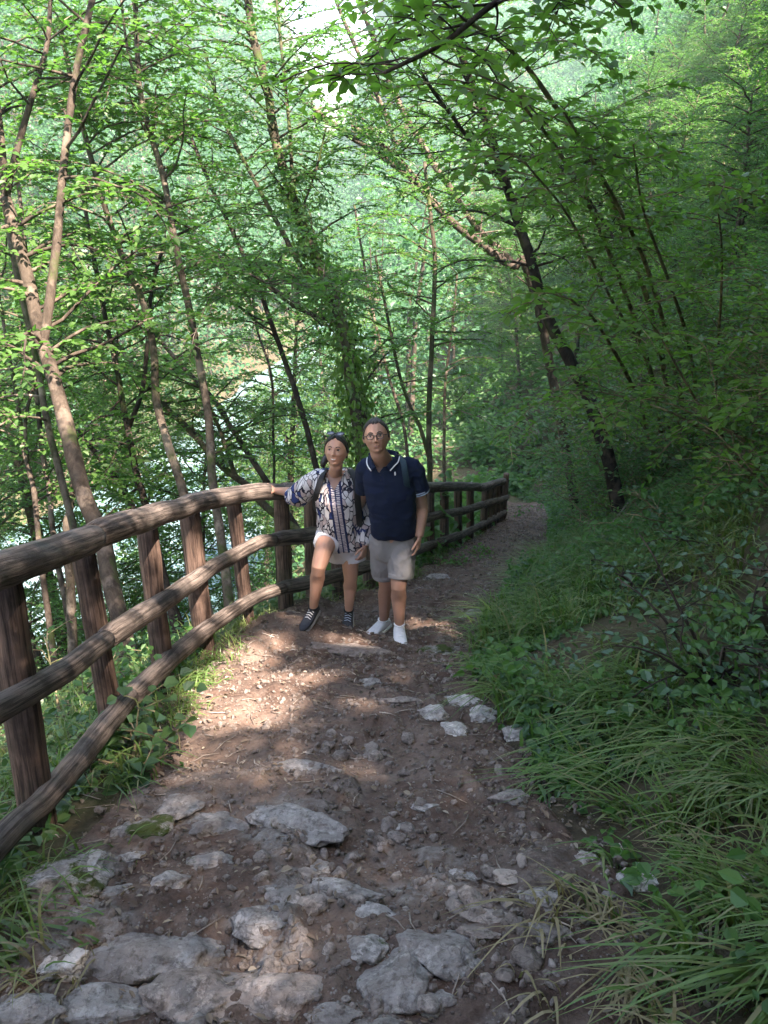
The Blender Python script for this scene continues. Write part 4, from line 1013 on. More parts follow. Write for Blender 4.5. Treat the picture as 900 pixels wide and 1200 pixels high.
def spots(n, x0, x1, y0, y1, ok, mind):
    out = []; tries = 0
    while len(out) < n and tries < 6000:
        tries += 1; x, y = random.uniform(x0, x1), random.uniform(y0, y1)
        if ok(x, y) and all((x - a) ** 2 + (y - c) ** 2 > mind ** 2 for a, c in out): out.append((x, y))
    return out
S = spots(105, 2, 40, 8, 62, lambda x, y: 2.6 < x - Rx(y) < 30 and not (y < 12 and x - Rx(y) < 4.5), 2.7)
scatter(S, 'green-leaved tree in the wood on the steep slope right of the path', 'trees on the slope above the path', [0, 1, 2], .65, 1.0)
S = spots(36, -32, 4, 13, 52, lambda x, y: 2.5 < Lx(y) - x < 30 and abs(x - river_x(y)) > 5.0 and not (abs(x / y + .02) < .10 and 17 < y < 34), 2.3)
scatter(S, 'slender leafy tree on the valley slope below the fence', 'trees on the slope below the fence', [2, 2, 3], .6, .95)
S = spots(9, -16, -3.8, 3.5, 14, lambda x, y: Lx(y) - x > 2.6, 2.6)
scatter(S, 'slender leafy tree on the valley slope below the fence', 'trees on the slope below the fence', [2, 0], .55, .8)
S = spots(5, -10, -4.5, 7, 15, lambda x, y: Lx(y) - x > 2.8, 2.4)
scatter(S, 'slender leafy tree on the valley slope below the fence', 'trees on the slope below the fence', [3], .75, 1.0)
S = spots(14, 3, 14, 7, 22, lambda x, y: 3.0 < x - Rx(y) < 9 and not (x / y < .42 and y < 11), 2.0)
scatter(S, 'green-leaved tree in the wood on the steep slope right of the path', 'trees on the slope above the path', [2, 0], .5, .75)
# trees added out of view, above and behind the viewer, to shade the path
S = spots(46, -2.0, 17, -18, 4.0, lambda x, y: x - Rx(y) > 2.6 or (y < -3.0 and x > -2.5 and not (Lx(y) - .3 < x < Rx(y) + .3)), 2.3)
scatter(S, 'unseen tall leafy tree added to shade the near path from the right slope', 'trees shading the near path', [1, 1, 0], .86, 1.10)

# ================================================================== THE FAR WOOD (one mass)
def far_wood():
    b = B(); tr = B(); n = 0; pts = []
    cand = np.stack([rng.uniform(-150, 130, 30000), rng.uniform(20, 260, 30000)], 1)
    px, py, dep = project(np.stack([cand[:, 0], cand[:, 1], ground_h(cand[:, 0], cand[:, 1]) + 5], 1))
    ok = (px > -260) & (px < 1160) & (dep > 30)
    z = ground_h(cand[:, 0], cand[:, 1]); ok &= z > RIV_Z + .8
    ok &= ~((cand[:, 0] < Rx(cand[:, 1]) + 1) & (cand[:, 0] > Lx(cand[:, 1]) - 1.0) & (cand[:, 1] < 46))
    ok &= ~((dep < 46) & (cand[:, 0] > Lx(cand[:, 1])))
    cand, z, dep = cand[ok], z[ok], dep[ok]; keep = []
    grid = {}
    for i in range(len(cand)):
        r = 2.6 + dep[i] * .012; key = (int(cand[i, 0] // 4), int(cand[i, 1] // 4)); good = True
        for a in (-1, 0, 1):
            for c in (-1, 0, 1):
                for j in grid.get((key[0] + a, key[1] + c), ()):
                    if np.hypot(*(cand[i] - cand[j])) < r: good = False
        if good: grid.setdefault(key, []).append(i); keep.append(i)
    keep = keep[:1500]; print('far crowns', len(keep))
    for i in keep:
        x, y = cand[i]; H = random.uniform(6, 12); Rr = random.uniform(2.0, 3.4); m = 520 if dep[i] < 80 else 300; sz = .17 + .0030 * dep[i]
        nb = 10; bc = rng.normal(0, 1, (nb, 3)) * np.array((Rr * .5, Rr * .5, H * .24)) + np.array((x, y, z[i] + H * .58)); pick = rng.integers(0, nb, m)
        P = bc[pick] + rng.normal(0, 1, (m, 3)) * np.array((Rr * .34, Rr * .34, .45))
        D = rng.normal(0, 1, (m, 3)); D[:, 2] = D[:, 2] * .4 - .2; N = np.array((0, -.25, 1.)) + rng.normal(0, .45, (m, 3)); L = sz * (.6 + .8 * rng.random(m))
        leaf_blades(b, P, D, N, L, L * .7)
        if dep[i] < 90: tube(tr, [(x, y, z[i] - .5), (x + random.gauss(0, .5), y, z[i] + H * .5), (x + random.gauss(0, .9), y, z[i] + H * .92)], [.16, .11, .03], 5, caps=False)
    o = b.obj('far_wood', M['leaf_far'], shade=False); tag(o, 'hazy green wood covering the far side of the valley', 'wood', kind='stuff')
    tag(tr.obj('far_trunks', M['bark']), 'thin trunks in the hazy wood across the valley', 'tree trunks', kind='stuff')
far_wood()

# ================================================================== SHRUBS AND PLANTS OF THE BANKS
def shrub(name, label, px, py, h, n_stem, leaf, size, gap, spread=.5, group=None, p=None, bark='stem', twig=.28, lean=(0, 0), aspect=None, nlimb=3):
    p = on_ground(px, py) if p is None else np.array(p); t = empty(name, p); tag(t, label, 'shrub', group); wood = B(); lv = Leaves()
    for s in range(n_stem):
        az = s * 2.4 + random.uniform(-.5, .5); d = nrm(np.array((math.cos(az) * spread + lean[0], math.sin(az) * spread + lean[1], 1.)))
        l = h * random.uniform(.65, 1.1); q = p + np.array((random.gauss(0, .04), random.gauss(0, .04), -.06)); nseg = 6; P = [q]
        for i in range(nseg): d = nrm(d + np.array((math.cos(az) * .10, math.sin(az) * .10, -.05)) + rng.normal(0, .1, 3)); P.append(P[-1] + d * l / nseg)
        P = np.array(P); R = np.linspace(.008 + .004 * h, .003, nseg + 1); tube(wood, P, R, 6, .05, s, 9)
        for k in range(nlimb):
            i = random.randint(2, nseg); a2 = random.uniform(0, 6.283)
            limb_with_leaves(wood, lv, P[i], (math.cos(a2), math.sin(a2), .25), h * random.uniform(.28, .5), .004, size, gap, twig, .3, .11)
    wood.obj('stem', M[bark], t); a = lv.arr()
    if aspect: a[4] = a[3] * aspect
    leaf_obj(a, 'foliage', M[leaf], t, clear=False); return t
shrub('broad_leaved_shrub', 'broad-leaved bush with bluish rounded leaves at the right of the grass', 845, 800, .80, 8, 'leaf_blue', .062, .058, .42, aspect=.8, bark='bark_dark')
shrub('round_leaved_bush', 'small bush of round bluish leaves left of the broad-leaved bush', 760, 700, .50, 5, 'leaf_blue', .06, .06, .5, aspect=.85, bark='bark_dark')
shrub('glossy_shrub', 'shrub with pale shiny leaves overhanging the fallen branches', 725, 560, .55, 6, 'leaf_blue', .085, .06, .8, lean=(-.4, -.3), aspect=.5)
shrub('path_end_hazel', 'bright hazel bush leaning out over the end of the path', 690, 470, 1.5, 8, 'leaf_hazel', .12, .085, .6, lean=(-.5, -.1), aspect=.75)
shrub('upper_hazel', 'leafy hazel bush at the foot of the dark stout tree', 735, 495, 1.2, 7, 'leaf_hazel', .11, .08, .6, lean=(-.3, -.3), aspect=.75)
shrub('edge_sapling', 'seedling with two big yellow-green leaves at the right edge', 888, 440, .5, 2, 'leaf_bright', .16, .12, .3, aspect=.5)
shrub('twin_leaf_seedling', 'seedling with bright young leaves by the pale crooked stick', 745, 640, .38, 3, 'leaf_bright', .09, .09, .5, aspect=.6)
shrub('tall_herb', 'upright leafy herb in front of the moss cushion', 655, 850, .28, 3, 'leaf', .07, .06, .4)
shrub('yellow_herb', 'yellow-green herb at the grass edge near the white rocks', 600, 800, .25, 3, 'leaf_bright', .07, .06, .4)
shrub('fence_ivy_plant', 'broad ivy leaves growing against the near post by the lowest rail', 150, 905, .30, 5, 'leaf_dark', .075, .06, .6, aspect=.95)
shrub('fence_herb', 'leafy herb between the fence posts behind the sunlit patch', 262, 735, .35, 4, 'leaf', .06, .05, .5)
shrub('post_herb', 'bushy herb under the lowest rail beside the woman', 345, 700, .35, 6, 'leaf', .06, .05, .6)
shrub('far_verge_herb', 'low plant in front of the far fence by the path', 565, 650, .22, 5, 'leaf_bright', .07, .05, .8)
shrub('man_side_herb', 'green plant at the fence foot right of the man', 530, 662, .3, 6, 'leaf', .07, .05, .8)
k = 0
for _ in range(130):
    y = random.uniform(3.5, 22); e = random.uniform(.8, 8.5); x = float(Rx(y)) + e
    px, py, dp = project((x, y, float(ground_h(x, y))))
    if dp < 3.2 or px > 1150 or (px < 640 and py > 560) or (py > 640 and px < 840): continue
    shrub('bank_shrub', 'leafy green shrub among the undergrowth on the right bank', 0, 0, random.uniform(.5, 1.3), random.randint(4, 7), random.choice(['leaf', 'leaf', 'leaf_hazel', 'leaf_dark', 'leaf_blue']), random.uniform(.06, .09), .06, random.uniform(.5, .9), 'shrubs on the right bank', p=(x, y, float(ground_h(x, y))), lean=(-.25, -.15), nlimb=4)
    k += 1
for _ in range(34):
    y = random.uniform(2.5, 16); x = float(Lx(y)) - random.uniform(.9, 6)
    shrub('slope_shrub', 'leafy green shrub on the slope behind the fence', 0, 0, random.uniform(.4, .95), random.randint(4, 6), random.choice(['leaf', 'leaf', 'leaf_bright', 'leaf_dark']), random.uniform(.055, .08), .06, .7, 'shrubs behind the fence', p=(x, y, float(ground_h(x, y))), nlimb=3)
for _ in range(60):
    y = random.uniform(5.5, 17); e = random.uniform(1.3, 7.0); x = float(Rx(y)) + e; z = float(ground_h(x, y))
    px, py, dp = project((x, y, z + 1.5))
    if dp < 5.0 or px < 590 or px > 1060: continue
    shrub('bank_sapling', 'tall leafy sapling bush in the green wall above the right bank', 0, 0, random.uniform(1.6, 2.9), random.randint(4, 6), random.choice(['leaf', 'leaf_hazel', 'leaf_hazel', 'leaf_dark']), random.uniform(.075, .105), .05, random.uniform(.35, .7), 'tall sapling bushes above the right bank', p=(x, y, z), lean=(-.35, -.15), nlimb=8, twig=.4)
# fallen wood
def fallen(name, label, pts, lift, r, bark='dead', forks=()):
    P = []
    for (px, py), h in zip(pts, lift): q = on_ground(px, py); P.append(q + np.array((0, -.1 * h, h)))
    t = empty(name, P[0]); tag(t, label, 'branch'); Pc, Rc = catmull(P, np.linspace(r, r * .4, len(P)), .05); b = B(); tube(b, Pc, Rc, 8, .1, int(pts[0][0]), 10); b.obj('bough', M[bark], t)
    for f, d, l in forks:
        i = int(f * (len(Pc) - 1)); d = nrm(np.array(d, float)); Q, Rq = catmull([Pc[i], Pc[i] + d * l * .5 + rng.normal(0, .04, 3), Pc[i] + d * l], [r * .5, r * .4, r * .15], .05); b = B(); tube(b, Q, Rq, 6, .1, 3, 10); b.obj('twig', M[bark], t)
fallen('fallen_branch', 'long bare pale branch lying down the right bank', [(846, 505), (815, 522), (762, 550), (725, 572), (690, 586)], (.55, .5, .42, .32, .10), .024, forks=[(.2, (.3, -.3, .6), .4), (.35, (-.5, -.2, .3), .5)])
fallen('fallen_bough', 'second bare branch crossing above the long pale branch', [(850, 480), (822, 520), (790, 545), (760, 560)], (.6, .55, .42, .3), .02, forks=[(.3, (.1, -.4, .8), .35)])
fallen('crooked_stick', 'crooked pale stick leaning on the bank beside the far path', [(694, 660), (716, 628), (738, 604)], (.04, .22, .36), .024, forks=[(.5, (-.1, -.2, -.5), .22)])
fallen('arched_twig', 'thin arched dry twig above the grass at right', [(768, 590), (800, 575), (850, 585)], (.05, .16, .03), .008)
# mossy stub at the right edge
p = on_ground(893, 745); t = empty('tree_stub', p); tag(t, 'brown mossy broken tree stub at the right edge of the view', 'stump')
Pc, Rc = catmull([p + np.array((0, 0, -.15)), p + np.array((.03, 0, .25)), p + np.array((.10, .02, .62))], [.075, .06, .045], .04); b = B(); tube(b, Pc, Rc, 16, .16, 7, 12); b.obj('trunk', M['bark_moss'], t)

# ================================================================== PEOPLE
M['skin_m'] = plain('tanned_skin', (.42, .235, .165), .5, .35, 18, .10, 60, .001, .12)
M['skin_w'] = plain('warm_skin', (.47, .26, .18), .48, .35, 18, .08, 60, .001, .12)
M['hair'] = plain('dark_hair', (.013, .010, .009), .42, .5, 60, .5, 140, .004)
M['hair_m'] = plain('short_dark_hair', (.022, .018, .016), .55, .4, 90, .6, 220, .004)
M['navy'] = plain('navy_pique', (.007, .013, .036), .85, .15, 40, .2, 220, .0015)
M['grey_cloth'] = plain('light_grey_cotton', (.235, .228, .225), .85, .15, 30, .1, 160, .0015)
M['white_cloth'] = plain('white_denim', (.66, .65, .68), .85, .15, 30, .06, 160, .0015)
M['white_shoe'] = plain('white_leather', (.74, .75, .76), .5, .4, 30, .06, 60, .001)
M['dark_shoe'] = plain('charcoal_mesh_shoe', (.030, .033, .042), .7, .3, 60, .5, 200, .002)
M['sole_pale'] = plain('pale_rubber', (.30, .30, .31), .7, .3)
M['sole_white'] = plain('white_rubber', (.72, .72, .72), .6, .3)
M['black'] = plain('black_webbing', (.012, .012, .014), .7, .3, 80, .3, 200, .001)
M['teal_strap'] = plain('dark_teal_strap', (.012, .034, .050), .7, .3, 80, .3, 200, .001)
M['stripe'] = plain('pale_knit_stripe', (.42, .50, .62), .85, .15)
M['white'] = plain('white_thread', (.8, .8, .8), .7)
M['lip'] = plain('lips', (.34, .165, .135), .4, .4)
M['eye'] = plain('eye_white', (.38, .34, .31), .25, .5)
M['iris'] = plain('dark_iris', (.02, .012, .008), .15, .6)
M['teeth'] = plain('teeth', (.75, .72, .66), .3, .5)
M['frame'] = plain('dark_glasses_frame', (.015, .012, .012), .3, .5)
m, nt, p_ = newmat('clear_lens'); tb = nd(nt, 'ShaderNodeBsdfTransparent'); p_.inputs['Roughness'].default_value = .05; mx = nd(nt, 'ShaderNodeMixShader'); mx.inputs[0].default_value = .018; nt.links.new(tb.outputs[0], mx.inputs[1]); nt.links.new(p_.outputs[0], mx.inputs[2]); nt.links.new(mx.outputs[0], nt.nodes['Material Output'].inputs['Surface']); M['lens'] = m
M['dark_lens'] = plain('mirrored_sunglass_lens', (.12, .13, .16), .08, .9)

def blousemat(cx, cz, topz):
    m, nt, p = newmat('printed_blouse'); v = worldpos(nt); sx = nd(nt, 'ShaderNodeSeparateXYZ'); nt.links.new(v, sx.inputs[0])
    dv = nd(nt, 'ShaderNodeVectorMath', operation='ADD'); nz = nd(nt, 'ShaderNodeTexNoise', i_Scale=9.0, i_Detail=2.0); nt.links.new(v, nz.inputs['Vector'])
    sc_ = nd(nt, 'ShaderNodeVectorMath', operation='SCALE'); sc_.inputs['Scale'].default_value = .09; nt.links.new(nz.outputs['Color'], sc_.inputs[0])
    nt.links.new(v, dv.inputs[0]); nt.links.new(sc_.outputs[0], dv.inputs[1])
    st = nd(nt, 'ShaderNodeMapping'); st.inputs['Rotation'].default_value = (.3, .5, .6); st.inputs['Scale'].default_value = (1.15, 1.0, .42); nt.links.new(dv.outputs[0], st.inputs['Vector'])
    vo = nd(nt, 'ShaderNodeTexVoronoi', feature='DISTANCE_TO_EDGE', i_Scale=27.0, i_Randomness=1.0); nt.links.new(st.outputs[0], vo.inputs['Vector'])
    line = ramp(nt, vo.outputs['Distance'], [(.050, (1, 1, 1)), (.075, (0, 0, 0))])
    v2 = nd(nt, 'ShaderNodeTexVoronoi', i_Scale=27.0, i_Randomness=1.0); nt.links.new(st.outputs[0], v2.inputs['Vector'])
    sep = nd(nt, 'ShaderNodeSeparateColor'); nt.links.new(v2.outputs['Color'], sep.inputs[0])
    big = noise(nt, 6.5, 3, .5, v)
    base = ramp(nt, sep.outputs[0], [(.0, (.62, .60, .60)), (.62, (.62, .60, .60)), (.63, (.44, .36, .35)), (.90, (.44, .36, .35)), (.91, (.030, .05, .16))])
    base.node.color_ramp.interpolation = 'CONSTANT'
    c = mixc(nt, line, base, (.012, .013, .028))
    c = mixc(nt, math_n(nt, 'MULTIPLY', ramp(nt, big, [(.62, (0, 0, 0)), (.65, (1, 1, 1))]), ramp(nt, vo.outputs['Distance'], [(.10, (1, 1, 1)), (.16, (0, 0, 0))])), c, (.020, .035, .12))
    # two navy embroidered bands down the front and rosy embroidery between them
    ax = math_n(nt, 'ABSOLUTE', math_n(nt, 'SUBTRACT', math_n(nt, 'ADD', sx.outputs[0], math_n(nt, 'MULTIPLY', math_n(nt, 'SUBTRACT', sx.outputs[2], cz), .10)), cx))
    front = math_n(nt, 'LESS_THAN', sx.outputs[1], 5.20); low = math_n(nt, 'LESS_THAN', sx.outputs[2], topz)
    fl = math_n(nt, 'MULTIPLY', front, low)
    inner = math_n(nt, 'MULTIPLY', math_n(nt, 'LESS_THAN', ax, .038), fl)
    wv = nd(nt, 'ShaderNodeTexWave', wave_type='BANDS', bands_direction='Z', i_Scale=26.0, i_Distortion=6.0); nt.links.new(v, wv.inputs['Vector'])
    emb = ramp(nt, wv.outputs['Fac'], [(.2, (.05, .05, .13)), (.5, (.50, .36, .32)), (.8, (.62, .58, .56))])
    c = mixc(nt, inner, c, emb)
    band = math_n(nt, 'MULTIPLY', math_n(nt, 'LESS_THAN', math_n(nt, 'ABSOLUTE', math_n(nt, 'SUBTRACT', ax, .038)), .008), fl); c = mixc(nt, band, c, (.014, .022, .075))
    mid = math_n(nt, 'MULTIPLY', math_n(nt, 'LESS_THAN', ax, .0045), fl); c = mixc(nt, mid, c, (.014, .022, .075))
    nt.links.new(c, p.inputs['Base Color']); p.inputs['Roughness'].default_value = .8; p.inputs['Specular IOR Level'].default_value = .15
    bump(nt, p, noise(nt, 130, 4, .6, v), .3, .001); return m

def head_frame(F, roll):
    F = nrm(F); X = nrm(np.cross(F, (0, 0, 1.))); U = np.cross(X, F)       # X: towards the person's right-hand side of the picture mirrored below
    c, s = math.cos(roll), math.sin(roll); X2 = X * c + U * s; U2 = np.cross(X2, F)
    return X2, F, U2
def head_pts(scale, fem, smile):
    V, T = ico(6); x, y, z = V[:, 0].copy(), V[:, 1].copy(), V[:, 2].copy()      # y forward
    f = smooth(-.1, .75, y)
    jaw = 1 - (.24 if fem else .15) * np.clip(-z, 0, 1) ** 1.7 * (.5 + .5 * smooth(-.4, .5, y))
    X = x * .080 * jaw * (1 - .06 * smooth(.5, 1, z)); Y = y * np.where(y > 0, .094, .098); Z = z * np.where(z > 0, .116, .113)
    Y = Y * (1 - .10 * f * smooth(-.3, -.9, z) * 0)
    Y += .018 * smooth(-.55, -.95, z) * smooth(-.2, .6, y)                         # chin carried forward
    Y -= .006 * f * smooth(.25, .9, np.abs(x)) * smooth(.3, -.5, z)
    def g(cx, cz, sx, sz): return np.exp(-(((X - cx) / sx) ** 2 + ((Z - cz) / sz) ** 2)) * f
    for s in (-1, 1):
        Y -= .0085 * g(s * .031, .006, .017, .012)                               # eye sockets
        Y += .0045 * g(s * .031, .004, .012, .0075)                              # lids
        Y += (.0035 if fem else .0055) * g(s * .030, .026, .022, .007)           # brow
        Y += (.006 + .003 * smile) * g(s * .041, -.026, .016, .014)              # cheek
        Y -= .0035 * g(s * .026 * 1.1, -.048, .006, .018) * smile                # smile fold
    Y += .0255 * g(0, -.026, .0085, .011) + .0135 * g(0, -.006, .0075, .020)     # nose
    for s in (-1, 1): Y += .010 * g(s * .0125, -.030, .0065, .006)               # wings
    Y += .007 * g(0, -.058, .024, .016)                                          # mouth mound
    Y -= .005 * g(0, -.079, .018, .006); Y += .007 * g(0, -.098, .017, .012)     # chin
    P = np.stack([X, Y, Z], 1) * scale
    return V, P, T
def place(P, C, fr):
    X, F, U = fr; return np.asarray(C) + P[:, 0:1] * X + P[:, 1:2] * F + P[:, 2:3] * U
def local(fr, C, p): X, F, U = fr; return np.asarray(C) + X * p[0] + F * p[1] + U * p[2]
def face_y(P, x, z):                       # how far forward the face is at (x, z)
    k = (P[:, 1] > 0); d = (P[k, 0] - x) ** 2 + (P[k, 2] - z) ** 2; i = np.argsort(d)[:4]; return float(P[k][i, 1].mean())

def hand(b, wrist, direction, palm_n, s, curl, spread=.16, thumb_side=1):
    """palm and five fingers; palm_n points out of the palm"""
    d = nrm(direction); n = nrm(palm_n - d * (palm_n @ d)); t = np.cross(d, n) * thumb_side
    ln = .095 * s
    loft(b, [(wrist - d * .02, t * .024 * s, n * .018 * s, 2), (wrist + d * .015 * s, t * .028 * s, n * .017 * s, 2.3), (wrist + d * .05 * s, t * .039 * s, n * .015 * s, 2.6), (wrist + d * ln * .92, t * .040 * s, n * .013 * s, 2.6), (wrist + d * ln * 1.02, t * .034 * s, n * .009 * s, 2.4)], 20)
    for k, (off, L) in enumerate(((.030, .070), (.010, .078), (-.010, .073), (-.029, .057))):
        p = wrist + d * ln * .88 + t * off * s; dd = nrm(d + t * spread * (off / .03)); P = [p - dd * .02]; a = 0
        for q, seg in enumerate((.45, .32, .23)):
            a += curl * (.7 if q == 0 else 1.0) * (1 + .1 * k); u = nrm(dd * math.cos(a) + n * math.sin(a)); P.append(P[-1] + u * (L * s * seg + (.02 if q == 0 else 0)))
        tube(b, *catmull(P, np.array([.0092, .0086, .0076, .0062]) * s, .008), 10)
    p = wrist + d * .022 * s + t * .026 * s; th = [p, p + (d * .55 + t * .75 + n * .25) * .034 * s, p + (d * 1.35 + t * 1.0 + n * .6) * .036 * s, p + (d * 2.1 + t * 1.05 + n * .95) * .036 * s]
    tube(b, *catmull(th, np.array([.0135, .0115, .0098, .0075]) * s, .008), 10)
def shoe(parent, ankle, toe_dir, length, mat, sole, name='shoe', ground=None, laces=None):
    f = nrm(np.array((toe_dir[0], toe_dir[1], 0.))); s = np.array((-f[1], f[0], 0)); pitch = -.22 if ground is None else ground
    u0 = np.array((0, 0, 1.)); ff = nrm(f + u0 * pitch); u = nrm(u0 - ff * (u0 @ ff)); base = ankle.copy()
    L = length; st = []; sl = []
    #      t    half width  height  
    prof = [(-.24, .018, .050), (-.21, .030, .068), (-.10, .036, .082), (.02, .038, .080), (.16, .041, .068), (.32, .046, .052), (.48, .047, .043), (.62, .041, .038), (.71, .028, .030), (.76, .012, .020)]
    for t, w, h in prof:
        c = base + ff * t * L; k = L / .27; st.append((c + u * (.014 + h / 2) * k, s * w * k, u * (h / 2) * k, 2.4)); sl.append((c + u * .010 * k, s * (w + .004) * k, u * .0115 * k, 3.2))
    b = B(); loft(b, st, 24); up = remesh(b, name, M[mat], .005, parent, 2)
    b = B(); loft(b, sl, 24); so = b.obj('sole', M[sole], up, org=tuple(parent.location))
    if laces:
        b = B()
        for q in range(4):
            t = .10 + q * .075; h = np.interp(t, [a[0] for a in prof], [a[2] for a in prof]); w = .026; c = base + ff * t * L + u * (.014 + h + .002) * (L / .27)
            tube(b, [c - s * w - u * .006, c + u * .003, c + s * w - u * .006 + ff * .008], [.0028] * 3, 6)
        b.obj('laces', M[laces], up, org=tuple(parent.location))
    b = B(); c0 = base - ff * .04 * L + u * .088 * (L / .27); tube(b, [c0 + np.array((math.cos(a) * .036, math.sin(a) * .040, 0)) for a in np.linspace(0, 6.283, 20)], [.007] * 20, 8); b.obj('cuff', M['black'] if mat != 'white_shoe' else M[mat], up, org=tuple(parent.location))
def wrinkle(o, amp, f, seed, dirs=(1, 1, 1)):
    me = o.data; V = get_co(me); nrmls = np.zeros(len(V) * 3, np.float32); me.vertices.foreach_get('normal', nrmls); N = nrmls.reshape(-1, 3)
    w = fbm(V[:, 0] * f * dirs[0], V[:, 1] * f * dirs[1], V[:, 2] * f * dirs[2], oct=3, seed=seed); w = (1 - np.abs(w) * 1.6)
    set_co(me, V + N * (amp * w)[:, None])
def cut_faces(o, test):
    me = o.data; bm = bmesh.new(); bm.from_mesh(me); org = np.array(o.parent.location); kill = []
    for f in bm.faces:
        c = np.array(f.calc_center_median()) + org
        if test(c, f.normal): kill.append(f)
    bmesh.ops.delete(bm, geom=kill, context='FACES'); bm.to_mesh(me); bm.free()
def strap(parent, name, pts, w, th, mat, nrm_hint=(0, -1, 0)):
    P, _ = catmull(pts, np.ones(len(pts)), .012); T = nrm(np.gradient(P, axis=0)); b = B(); n = np.asarray(nrm_hint, float); r = []
    for p, t in zip(P, T):
        s = nrm(np.cross(t, n)); q = np.cross(s, t); r.append((p, s * w, q * th, 4))
    loft(b, r, 16); return b.obj(name, M[mat], parent)
def facefeatures(t, fr, C, P, sc_, fem, gaze, smile_w):
    X, F, U = fr; b = B(); bi = B(); bl = B()
    for s in (-1, 1):
        y = face_y(P / sc_, s * .031, .006); c = local(fr, C, np.array((s * .031, y - .0060, .006)) * sc_)
        ball(b, c, np.array((.0122, .0072, .0044)) * sc_, 3, np.stack(fr, 1))
        ball(bi, local(fr, C, np.array((s * .031 + gaze[0] * .011, y + .0004, .0062 + gaze[1] * .006)) * sc_), np.array((.0066, .0036, .0054)) * sc_, 2, np.stack(fr, 1))
        # brow
        br = [local(fr, C, np.array((s * xx, face_y(P / sc_, s * xx, zz) + .0015, zz)) * sc_) for xx, zz in ((.014, .024), (.026, .030 + .002 * fem), (.038, .029), (.047, .022))]
        tube(bl, *catmull(br, np.array([.0034, .0036, .0030, .0014]) * (.75 if fem else 1.0) * sc_, .004), 6)
        if True:
            li = [local(fr, C, np.array((s * xx, face_y(P / sc_, s * xx, zz) + .001, zz)) * sc_) for xx, zz in ((.019, .008), (.026, .0135), (.034, .0135), (.043, .009))]
            tube(bl, *catmull(li, np.array([.0012, .0021, .0023, .0016]) * sc_, .004), 5)
    e = b.obj('eye', M['eye'], t); bi.obj('iris', M['iris'], e, org=tuple(t.location)); bl.obj('eyebrow', M['hair'], t)
    # mouth
    up = B(); lo = B(); te = B(); xs = np.linspace(-smile_w, smile_w, 13); cz = -.0560; q_ = 1 - (xs / smile_w) ** 2
    zl = cz - (.0065 if fem else .0085) * q_ + .003
    def yy(x, z): return face_y(P / sc_, x, z)
    op = (.0034 if fem else .0010) * q_
    tube(up, [local(fr, C, np.array((x, yy(x, z) - .0012, z + o_ + .0012)) * sc_) for x, z, o_ in zip(xs, zl, op)], (.0008 + .0019 * q_) * sc_, 8)
    tube(lo, [local(fr, C, np.array((x * .93, yy(x, z) - .0012, z - 1.1 * o_ - .0022 * k_)) * sc_) for x, z, o_, k_ in zip(xs, zl, op, q_)], (.0008 + .0024 * q_) * sc_, 8)
    tube(te, [local(fr, C, np.array((x * .9, yy(x, z) - .0008, z - .0003)) * sc_) for x, z in zip(xs, zl)], (.0008 + (.0026 if fem else .0014) * q_) * sc_, 8)
    l = up.obj('lips', M['lip'], t); lo.obj('lower_lip', M['lip'], l, org=tuple(t.location)); te.obj('teeth' if fem else 'mouth_line', M['teeth'] if fem else M['iris'], l, org=tuple(t.location))
def hair_shell(t, fr, C, V, P, T, sc_, mask, out, mat, seed, inn=.012):
    n = nrm(P / np.array((.076, .096, .118)) ** 2); m_ = np.clip(mask, 0, 1)
    nz = 1 + .35 * fbm(V[:, 0] * 9, V[:, 1] * 3, V[:, 2] * 5, oct=3, seed=seed)
    Q = P + n * ((-inn) * (1 - m_) + out * m_ * nz)[:, None] * sc_
    b = B(); b.add(place(Q, C, fr), None, T); return b.obj('hair', M[mat], t)

